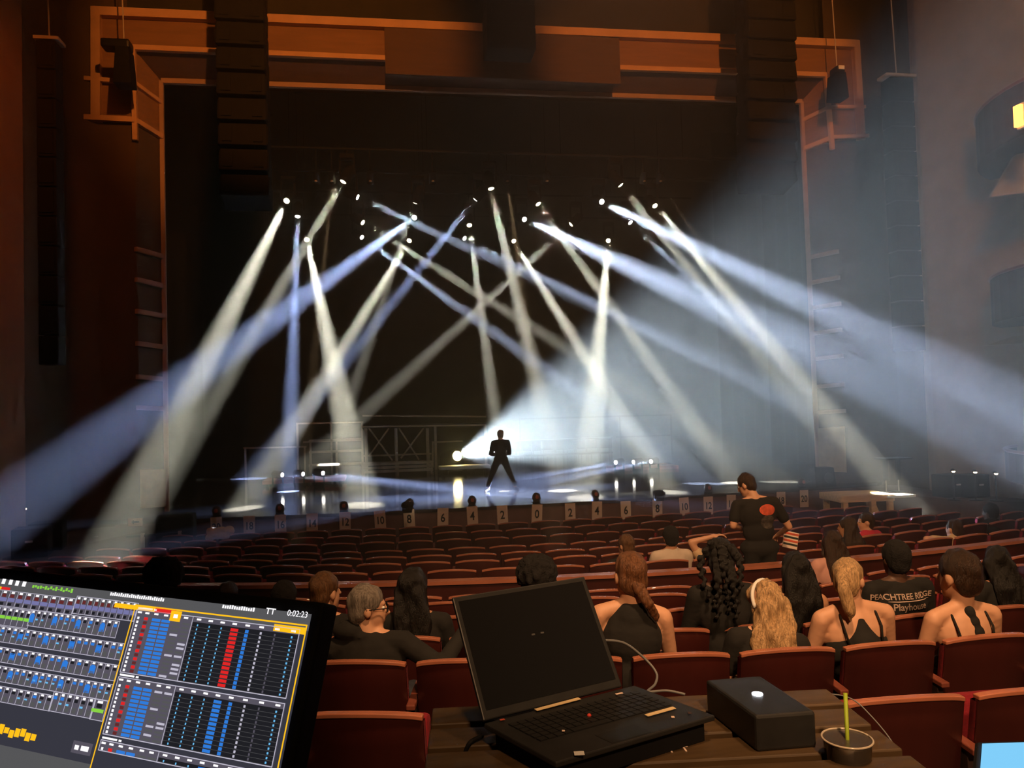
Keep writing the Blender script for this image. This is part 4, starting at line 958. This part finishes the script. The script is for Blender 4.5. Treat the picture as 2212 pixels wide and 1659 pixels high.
# equipment case (desk)
t = empty('equipment_case', (-2.42, 1.5, floor_z(-2.4, 1.5)), 0, 'big dark case used as a desk, slatted wooden lid under the laptop', 'case')
zb = t.location.z; O = t.location
A_ = atZ(1046, 1600, ZT-.05); c0 = Vector((-2.86, 1.93, 0)); hx2 = Vector((.99, -.12, 0)).normalized(); ny2 = Vector((hx2.y, -hx2.x, 0))
def Cx(a, b, z): q = c0+hx2*a+ny2*b; return (q.x-O.x, q.y-O.y, z-O.z)
mb = MB(); mb.prism([Cx(0, 0, zb), Cx(.98, 0, zb), Cx(.98, .62, zb), Cx(0, .62, zb)], (0, 0, ZT-.10-zb)); mb.build('body', 'black_plastic', t, bevel=.01)
for i in range(5):
    b0 = .0+.125*i; mb = MB(); mb.prism([Cx(-.01, b0, ZT-.10), Cx(.99, b0, ZT-.10), Cx(.99, b0+.098, ZT-.10), Cx(-.01, b0+.098, ZT-.10)], (0, 0, .045)); mb.build('lid_slat', 'case_wood', t, bevel=.004)
mb = MB(); mb.prism([Cx(-.012, .60, ZT-.13), Cx(.992, .60, ZT-.13), Cx(.992, .632, ZT-.13), Cx(-.012, .632, ZT-.13)], (0, 0, .055)); mb.build('front_edge', 'black_metal', t)
me = text_mesh('ENT T', .035, .0006); me.materials.append(MT['paper']); o = bpy.data.objects.new('lettering', me); col.objects.link(o); o.parent = t
p = atZ(1442, 1621, ZT-.054); o.location = (p.x-O.x, p.y-O.y, ZT-.054-O.z); o.rotation_euler = (0, 0, math.atan2(hx2.y, hx2.x)+.05)
# laptop
t = empty('laptop', (ctr.x, ctr.y, ZT-.054), 0, 'open black laptop with a dark screen, red pointing nub and tape strips', 'laptop'); O = t.location.copy()
L = lambda p: Vector(p)-O
dz = Vector((0, 0, 1))
mb = MB(); mb.prism([L(q)-dz*.012 for q in (BLc, BRc, FRc, FLc)], (0, 0, .012)); mb.build('base', 'laptop_black', t, bevel=.003)
mb = MB(); mb.prism([L(lerp(q, ctr, .10))-dz*.012-Vector((0, 0, .042)) for q in (BLc, BRc, FRc, FLc)], (0, 0, .042)); mb.build('docking_stand', 'black_plastic', t)
WL = .375; a_ = R_(32); dl = dz*math.cos(a_)+nn*math.sin(a_); LL = .28; q0 = L(BLc)+nn*.0+dz*.004; q1 = q0+hx*WL
mb = MB(); mb.prism([q0, q1, q1+dl*LL, q0+dl*LL], (nn*math.cos(a_)-dz*math.sin(a_))*.010); lid = mb.build('lid', 'laptop_black', t, bevel=.003)
nf = -(nn*math.cos(a_)-dz*math.sin(a_)); mb = MB(); mb.quad([q0+hx*.012+dl*.02+nf*.001, q1-hx*.012+dl*.02+nf*.001, q1-hx*.012+dl*(LL-.012)+nf*.001, q0+hx*.012+dl*(LL-.012)+nf*.001]); mb.build('display', 'laptop_screen', lid)
for dx in (.02, -.005): mb = MB(); mb.bar(q0+hx*(.18+dx)+dl*.16+nf*.002, q0+hx*(.188+dx)+dl*.16+nf*.002, .003); mb.build('smudge', 'cable_grey', lid)
fy = (FRc-BRc); D = fy.length; fy = fy.normalized(); WB = (BRc-BLc).length
def K(a, b, z=0.): return L(BLc+hx*a+fy*b)+dz*z
for r in range(6):
    nk = 17; y0 = .038+r*.019
    for c in range(nk):
        if r == 5 and 4 <= c <= 8:
            if c != 4: continue
            w = 5
        else: w = 1
        xa = .035+c*.0205; mb = MB(); mb.prism([K(xa, y0), K(xa+.0205*w-.003, y0), K(xa+.0205*w-.003, y0+.0155), K(xa, y0+.0155)], (0, 0, .003)); mb.build('key', 'keycap', t)
mb = MB(); mb.sph(K(.195, .100, .004), (.005, .005, .004), 10); mb.build('pointing_nub', 'nub_red', t)
mb = MB(); mb.prism([K(.14, .185), K(.24, .185), K(.24, .235), K(.14, .235)], (0, 0, .0008)); mb.build('touchpad', 'keycap', t)
def sticker(u0, v0, u1, v1, w, m='tape', nm='tape_strip'):
    a = atZ(u0, v0, ZT+.004); b = atZ(u1, v1, ZT+.004); d = (b-a).normalized(); s = Vector((-d.y, d.x, 0))*w
    mb = MB(); mb.prism([L(q) for q in (a-s, b-s, b+s, a+s)], (0, 0, .001)); mb.build(nm, m, t)
sticker(1157, 1534, 1252, 1509, .006); sticker(1396, 1546, 1457, 1529, .006); sticker(1240, 1628, 1262, 1627, .008, 'white_paint', 'sticker')
sticker(1214, 1579, 1220, 1579, .003, 'paper', 'sticker'); sticker(1330, 1500, 1345, 1497, .003, 'paper', 'sticker'); sticker(1080, 1556, 1090, 1554, .003, 'print_red', 'sticker')
sticker(1450, 1549, 1457, 1549, .004, 'paper', 'sticker'); sticker(1486, 1540, 1494, 1540, .005, 'case_wood', 'sticker')
# thick black box with a white light
zb2 = ZT-.055; ztop = ZT+.02
c = [atZ(1524, 1468, ztop), atZ(1640, 1458, ztop), atZ(1762, 1537, ztop), atZ(1632, 1547, ztop)]
c[1] = atZ(1642, 1459, ztop)
ct = sum(c, Vector())/4; t = empty('power_box', (ct.x, ct.y, zb2), 0, 'thick black box with a small bright white light on its lid', 'box'); O = t.location.copy()
mb = MB(); mb.prism([Vector((q.x-O.x, q.y-O.y, 0)) for q in c], (0, 0, ztop-zb2)); mb.build('housing', 'laptop_black', t, bevel=.006)
p = atZ(1636, 1499, ztop+.001)
MT['led'] = emat('led', (.9, .95, 1), 5)
mb = MB(); mb.cyl((p.x-O.x, p.y-O.y, ztop-zb2+.001), .012, .003, 18); mb.build('light', 'led', t)
# cup
gm = bpy.data.materials.new('clear_plastic'); gm.use_nodes = True; nt = gm.node_tree; nt.nodes.clear(); o1 = nt.nodes.new('ShaderNodeOutputMaterial'); mx = nt.nodes.new('ShaderNodeMixShader'); tr = nt.nodes.new('ShaderNodeBsdfTransparent'); gl = nt.nodes.new('ShaderNodeBsdfGlossy'); fr_ = nt.nodes.new('ShaderNodeFresnel'); fr_.inputs[0].default_value = 1.6
tr.inputs[0].default_value = (.93, .92, .90, 1); gl.inputs['Roughness'].default_value = .12; df = nt.nodes.new('ShaderNodeBsdfDiffuse'); df.inputs[0].default_value = (.6, .5, .42, 1); m2 = nt.nodes.new('ShaderNodeMixShader'); m2.inputs[0].default_value = .10; nt.links.new(tr.outputs[0], m2.inputs[1]); nt.links.new(df.outputs[0], m2.inputs[2]); nt.links.new(fr_.outputs[0], mx.inputs[0]); nt.links.new(m2.outputs[0], mx.inputs[1]); nt.links.new(gl.outputs[0], mx.inputs[2]); nt.links.new(mx.outputs[0], o1.inputs[0]); MT['clear_plastic'] = gm
rim = atZ(1830, 1597, 2.26); t = empty('plastic_cup', (rim.x, rim.y, 2.10), 0, 'clear plastic cup with a lid and a green straw', 'cup')
mb = MB(); bm = mb.bm; n = 28; prof = [(.032, 0), (.034, .004), (.047, .155), (.049, .158), (.047, .161), (.0455, .158), (.033, .008), (.001, .006)]
rings = [[bm.verts.new((r*math.cos(2*math.pi*k/n), r*math.sin(2*math.pi*k/n), z)) for k in range(n)] for r, z in prof]
for r0, r1 in zip(rings, rings[1:]):
    for k in range(n): bm.faces.new((r0[k], r0[(k+1) % n], r1[(k+1) % n], r1[k]))
bm.faces.new(rings[0][::-1]); mb.build('cup_body', 'clear_plastic', t, smooth=True)
mb = MB(); mb.tube([(.049*math.cos(2*math.pi*k/36), .049*math.sin(2*math.pi*k/36), .162) for k in range(37)], .0022, 8); lid_ = mb.build('lid_rim', mat('rim_plastic', (.55, .48, .38), .15, var=0), t)
mb = MB(); mb.cyl((0, 0, .160), .047, .002, 30); mb.build('lid', 'clear_plastic', t)
a = atY(1833, 1655, rim.y-.02); b = atY(1826, 1497, rim.y+.03)
mb = MB(); mb.tube([a-t.location, b-t.location], .0042, 10); mb.build('straw', 'straw', t)
# stool under the cup
t = empty('side_stand', (rim.x, rim.y, floor_z(rim.x, rim.y)), 0, 'dark stand holding the plastic cup beside the case', 'stand'); zz = 2.10-t.location.z
MB().cyl((0, 0, zz-.012), .05, .022, 24).build('top', 'arm_wood', t); MB().bar((0, 0, 0), (0, 0, zz-.02), .03, n=8).build('pole', 'black_metal', t); MB().cyl((0, 0, .01), .12, .02, 20).build('base', 'black_metal', t)
# cables
def cable3(name, pts, r, m, label, cat='cable'):
    # smooth through points
    P_ = [Vector(p) for p in pts]; out = []
    for i in range(len(P_)-1):
        p0 = P_[max(i-1, 0)]; p1 = P_[i]; p2 = P_[i+1]; p3 = P_[min(i+2, len(P_)-1)]
        for k in range(8):
            s = k/8; out.append(.5*((2*p1)+(p2-p0)*s+(2*p0-5*p1+4*p2-p3)*s*s+(3*p1-p0-3*p2+p3)*s**3))
    out.append(P_[-1]); o = MB().tube(out, r, 8).build(name, m); return tag(o, label, cat)
cable3('laptop_cable', [atY(1306, 1383, 2.02), atY(1350, 1390, 2.04), atY(1395, 1425, 2.03), atY(1418, 1455, 2.0), atY(1415, 1478, 1.96), atY(1400, 1494, 1.92), atY(1440, 1492, 1.92), atY(1480, 1500, 1.90)], .0035, 'cable_grey', 'grey cable arching from behind the laptop lid')
cable3('thin_cable', [atY(1730, 1513, 2.0), atY(1790, 1500, 2.1), atY(1840, 1510, 2.1), atY(1880, 1545, 2.05), atY(1925, 1600, 2.0), atY(1955, 1659, 1.95), atY(1970, 1720, 1.9)], .002, 'cable_grey', 'thin pale cable trailing down behind the cup')
# paper and plug at the left of the case
pp_ = [atY(1038, 1560, 1.95), atY(960, 1665, 1.85), atY(1046, 1690, 1.80)]
mb = MB(); mb.prism(pp_, (.0, .012, -.004)); tag(mb.build('paper_sheet', 'tape'), 'pale folded paper hanging at the left side of the case', 'paper')
cable3('plug_cable', [atY(1042, 1590, 1.72), atY(1018, 1602, 1.70), atY(1006, 1622, 1.70), atY(1004, 1645, 1.70)], .005, 'black_plastic', 'short black cable with a plug over the pale paper')
p = atY(1006, 1652, 1.70); o = MB().box((p.x, p.y, p.z-.008), (.022, .014, .05), bev=.003).build('plug', 'black_plastic'); tag(o, 'black plug at the end of the short cable', 'plug')
# blue-lit screen at the right edge
MT['screen_sky'] = emat('screen_sky', (.22, .62, .95), 1.0)
t = empty('tablet', (0, 0, 0), 0, 'bright light-blue screen cut off by the lower right corner', 'tablet')
q = [atY(2120, 1607, 1.55), atY(2330, 1600, 1.75), atY(2345, 1760, 1.55), None]; q[3] = q[0]+q[2]-q[1]
o_ = q[3].copy(); o_.z = q[3].z; t.location = o_; nv = (q[1]-q[0]).cross(q[3]-q[0]).normalized(); nv = nv if nv.y > 0 else -nv
cq = sum(q, Vector())/4
mb = MB(); mb.prism([(cq+(p-cq)*1.05+nv*.002)-o_ for p in q], nv*.008); mb.build('case', 'black_plastic', t)
mb = MB(); mb.quad([p-o_-nv*.002 for p in q]); mb.build('display', 'screen_sky', t)
o = MB().b2((q[3].x-.1, q[3].y-.15, floor_z(-2, 1.2)), (q[2].x+.05, q[3].y+.3, min(q[3].z, q[2].z)-.012)).build('side_table', 'black_plastic'); tag(o, 'dark table under the light-blue screen at lower right', 'table')
# ------------------------------------------------------------------ console with lit screen
Bc = Matrix((RT, UP, FW)).transposed()
rs = Vector((4578, 25.5, -1650)).normalized(); us = Vector((778, 4644.5, 1650)).normalized(); us = (us-rs*us.dot(rs)).normalized()
RS = Bc @ rs; US = Bc @ us; NS = RS.cross(US); O0 = CAM+ray(668, 1337)*.80
def scr(u, v):
    d = ray(u, v); tt = (O0-CAM).dot(NS)/d.dot(NS); p = CAM+d*tt; return (p-O0).dot(RS), (p-O0).dot(US)
t = empty('mixing_console', tuple(O0), 0, 'sound mixing console with a large lit touchscreen at lower left', 'console')
def SP(x, y, z=0.): return RS*x+US*y+NS*z
mb = MB(); mb.prism([SP(-.60, -.32, -.004), SP(.012, -.32, -.004), SP(.012, .018, -.004), SP(-.60, .018, -.004)], NS*-.03); mb.build('screen_housing', 'black_plastic', t, bevel=.004)
# display panel, bars and cells as one surface of flat patches with their own glow
UI = []
def ui(name, c, s): MT[name] = emat(name, c, s); UI.append(name); return len(UI)-1
iB = ui('ui_back', (.055, .055, .075), .7); iG = ui('ui_grey', (.115, .115, .12), .8); iM = ui('ui_mid', (.105, .095, .125), .9); iL = ui('ui_line', (.52, .50, .60), 1.); iW = ui('ui_white', (.95, .93, .95), 1.1)
iBl = ui('ui_blue', (.03, .20, .70), 1.); iR = ui('ui_red', (.75, .02, .02), 1.); iY = ui('ui_yellow', (.95, .50, .01), 1.1); iC = ui('ui_cyan', (.15, .50, .85), 1.); iGr = ui('ui_green', (.25, .65, .06), 1.); iDk = ui('ui_dark', (.02, .02, .025), .7); iP = ui('ui_violet', (.20, .20, .42), .9); iDr = ui('ui_maroon', (.16, .03, .03), .8)
mb = MB(); ZL = [0]
def R(x0, y0, x1, y1, mi, z=1):
    zz = .0004*z; mb.quad([SP(x0, y0, zz), SP(x1, y0, zz), SP(x1, y1, zz), SP(x0, y1, zz)], mi)
def frame(x0, y0, x1, y1, w, mi, z=3):
    R(x0, y0, x1, y0+w, mi, z); R(x0, y1-w, x1, y1, mi, z); R(x0, y0, x0+w, y1, mi, z); R(x1-w, y0, x1, y1, mi, z)
R(-.60, -.30, .002, .005, iB, 0)
R(-.60, -.012, .002, .005, iG)                                      # title bar
rr = random.Random(5)
# right half
X0, X1 = -.2315, .0005
frame(X0, -.30, X1, -.006, .0016, iY, 4); R(X0, -.012, X0+.03, -.007, iY, 4); R(X0+.03, -.012, X0+.06, -.0065, iR, 4); R(-.04, -.016, X1, -.009, iY, 4); R(X0-.03, -.012, X0, -.007, iY, 4)
def table(y1, y0, rows, redrow):
    R(-.227, y0, -.007, y1, iM, 1); frame(-.227, y0, -.007, y1, .0009, iL, 4); R(-.147, y0, -.1462, y1, iL, 4)
    R(-.146, y0, -.008, y1-.006, iDk, 2)
    dy = (y1-y0-.008)/rows
    for i in range(rows):
        y = y1-.007-dy*(i+.5)
        R(-.2235, y-.0013, -.2205, y+.0013, iW, 4); R(-.214, y-.0016, -.2085, y+.0016, iDr if i % 2 else iR, 3 if i % 2 else 3)
        for c in range(2): R(-.2025+c*.0135, y-.0015, -.1905+c*.0135, y+.0015, iBl, 3)
        for c in range(2): R(-.173+c*.0135, y-.0013, -.1625+c*.0135, y+.0009, iL if rr.random() < .25 else iG, 3)
        for c, x in enumerate((-.139, -.123, -.107)): R(x, y-.001, x+.0017, y+.001, iC, 4)
        R(-.094, y-.0015, -.084, y+.0015, iR if redrow else iBl, 3); R(-.075, y-.0016, -.0705, y+.0016, iBl, 3)
        R(-.056, y-.0012, -.0535, y+.0012, iL, 3); R(-.038, y-.0012, -.036, y+.0012, iM, 3); R(-.0165, y-.001, -.0145, y+.001, iC, 4)
        R(-.146, y-dy/2, -.008, y-dy/2+.0003, iG, 3)
    for x in (-.222, -.211, -.198, -.184, -.169, -.156, -.138, -.122, -.106, -.09, -.073, -.055, -.035, -.015): R(x-.003, y1-.004, x+.003, y1-.002, iW, 4)
table(-.011, -.079, 14, True); table(-.083, -.142, 12, False)
table(-.147, -.158, 1, False)
for y in (-.0095, -.081, -.145): R(-.226, y-.001, -.205, y+.001, iW, 4); R(-.203, y-.001, -.199, y+.001, iW, 4)
R(-.178, -.019, -.163, -.008, iY, 5); R(-.173, -.0155, -.167, -.0115, iW, 6)
# left half: banks of channel strips
def strips(u0, v0, u1, v1, n, style):
    x0, y0 = scr(u0, v0-4); x1, y1 = scr(u1, v1+(7 if style != 'red' else 3))
    R(x0, y1, x1, y0, iM, 1); frame(x0, y1, x1, y0, .0007, iL, 2); w = (x1-x0)/n; hh = y0-y1
    for i in range(n):
        a = x0+i*w; R(a+w*.06, y1+hh*.05, a+w*.12, y0-hh*.05, iL, 2); R(a+w*.3, y0-hh*.18, a+w*.7, y0-hh*.06, iW, 3)
        if style == 'red':
            R(a+w*.25, y0-hh*.42, a+w*.75, y0-hh*.22, iDr, 3); R(a+w*.05, y0-hh*.68, a+w*.95, y0-hh*.45, iP, 3); R(a+w*.25, y1+hh*.08, a+w*.7, y1+hh*.25, iDk, 3)
        elif style == 'green': R(a+w*.3, y0-hh*.4, a+w*.7, y0-hh*.2, iDk, 3); R(a+w*.0, y0-hh*.62, a+w*.9, y0-hh*.45, iGr, 3)
        else:
            R(a+w*.25, y0-hh*.38, a+w*.75, y0-hh*.22, iBl if rr.random() < .5 else iDk, 3)
            if style == 'blue' and i % 4 == 0: R(a+w*.1, y0-hh*.75, a+w*.9, y0-hh*.3, iBl, 3)
            if rr.random() < .4: R(a+w*.2, y0-hh*.6, a+w*.6, y0-hh*.5, iC, 3)
            R(a+w*.25, y1+hh*.1, a+w*.8, y1+hh*.38, iG, 3)
strips(-60, 1270, 155, 1326, 13, 'red'); strips(168, 1291, 290, 1340, 10, 'red')
strips(-30, 1310, 60, 1352, 8, 'green'); strips(70, 1321, 250, 1372, 15, 'blue')
strips(-60, 1347, 262, 1420, 24, 'blue'); strips(-80, 1388, 250, 1465, 24, 'blue'); strips(-80, 1428, 236, 1508, 24, 'blue'); strips(-60, 1474, 108, 1530, 12, 'plain'); strips(118, 1497, 196, 1546, 6, 'plain'); strips(206, 1513, 222, 1552, 1, 'green')
for u, v in ((10, 1256), (25, 1258), (39, 1260), (54, 1262)):
    x, y = scr(u, v); R(x-.003, y-.003, x+.003, y+.003, iW, 3)
x, y = scr(72, 1266)
for k in range(16): R(x+k*.0042, y-.002+.0008*math.sin(k*2), x+k*.0042+.0033, y+.001+.0012*math.sin(k*3), iGr, 3)
x, y = scr(240, 1283)
for k in range(26): R(x+k*.0031, y-.0018, x+k*.0031+.0023, y+.0018+.0006*math.sin(k*4), iW, 3)
x, y = scr(482, 1310)
for k in range(14): R(x+k*.0031, y-.0018, x+k*.0031+.0023, y+.0018+.0006*math.sin(k*5), iW, 3)
x, y = scr(18, 1270); R(x-.01, y-.0025, x+.005, y+.0005, iR, 3); R(x-.02, y-.0025, x-.01, y+.0005, iY, 3)
x, y = scr(40, 1584)
for k in range(7): R(x-.03+k*.0085, y-.004+.002*math.sin(k*2.1), x-.03+k*.0085+.0075, y+.004+.002*math.cos(k*1.7), iY, 3)
x0, y0 = scr(-80, 1548); R(-.60, y0-.045, -.233, y0-.020, iG, 1)
x, y = scr(178, 1616); R(x-.014, y-.006, x+.014, y+.006, iM, 2); R(x-.01, y-.0025, x-.004, y+.002, iW, 3); R(x-.001, y-.0025, x+.01, y+.0025, iW, 3)
mb.bm.normal_update()
me = bpy.data.meshes.new('display'); mb.bm.to_mesh(me); mb.bm.free()
for m in UI: me.materials.append(MT[m])
disp = o = bpy.data.objects.new('display', me); col.objects.link(o); o.parent = t; o['label'] = 'lit touchscreen full of channel strips and tables'
me = text_mesh('0:02:23', .0088, .0001); me.materials.append(MT['ui_white']); o = bpy.data.objects.new('clock_digits', me); col.objects.link(o); o.parent = disp
x, y = scr(645, 1327); M4 = Matrix((RS, US, NS)).transposed().to_4x4(); M4.translation = SP(x, y, .002); o.matrix_world = M4; o.matrix_parent_inverse = Matrix.Identity(4); o.matrix_basis = M4
x, y = scr(588, 1321); mb = MB()
for dx in (-.005, .001): mb.prism([SP(x+dx, y-.003, .001), SP(x+dx+.0012, y-.003, .001), SP(x+dx+.0012, y+.003, .001), SP(x+dx, y+.003, .001)], NS*.0002)
mb.prism([SP(x-.007, y+.002, .001), SP(x+.005, y+.002, .001), SP(x+.005, y+.0032, .001), SP(x-.007, y+.0032, .001)], NS*.0002); mb.build('menu_icon', 'ui_white', disp)
# console body on its stand under the screen
pc = O0+SP(-.3, -.32, -.02)
mb = MB(); z0 = floor_z(-3.4, .9)-O0.z
q = [SP(-.62, -.31, .02), SP(.03, -.31, .02), SP(.03, -.31, -.12), SP(-.62, -.31, -.12)]
top_ = min(p.z for p in q)
mb.prism([(p.x, p.y, top_-.02) for p in q], (0, 0, -.12)); mb.build('console_body', 'black_plastic', t, bevel=.01)
for p in q: MB().bar((p.x*.96-.0, p.y*.96, top_-.14), (p.x*.96, p.y*.96, z0), .04).build('leg', 'black_metal', t)
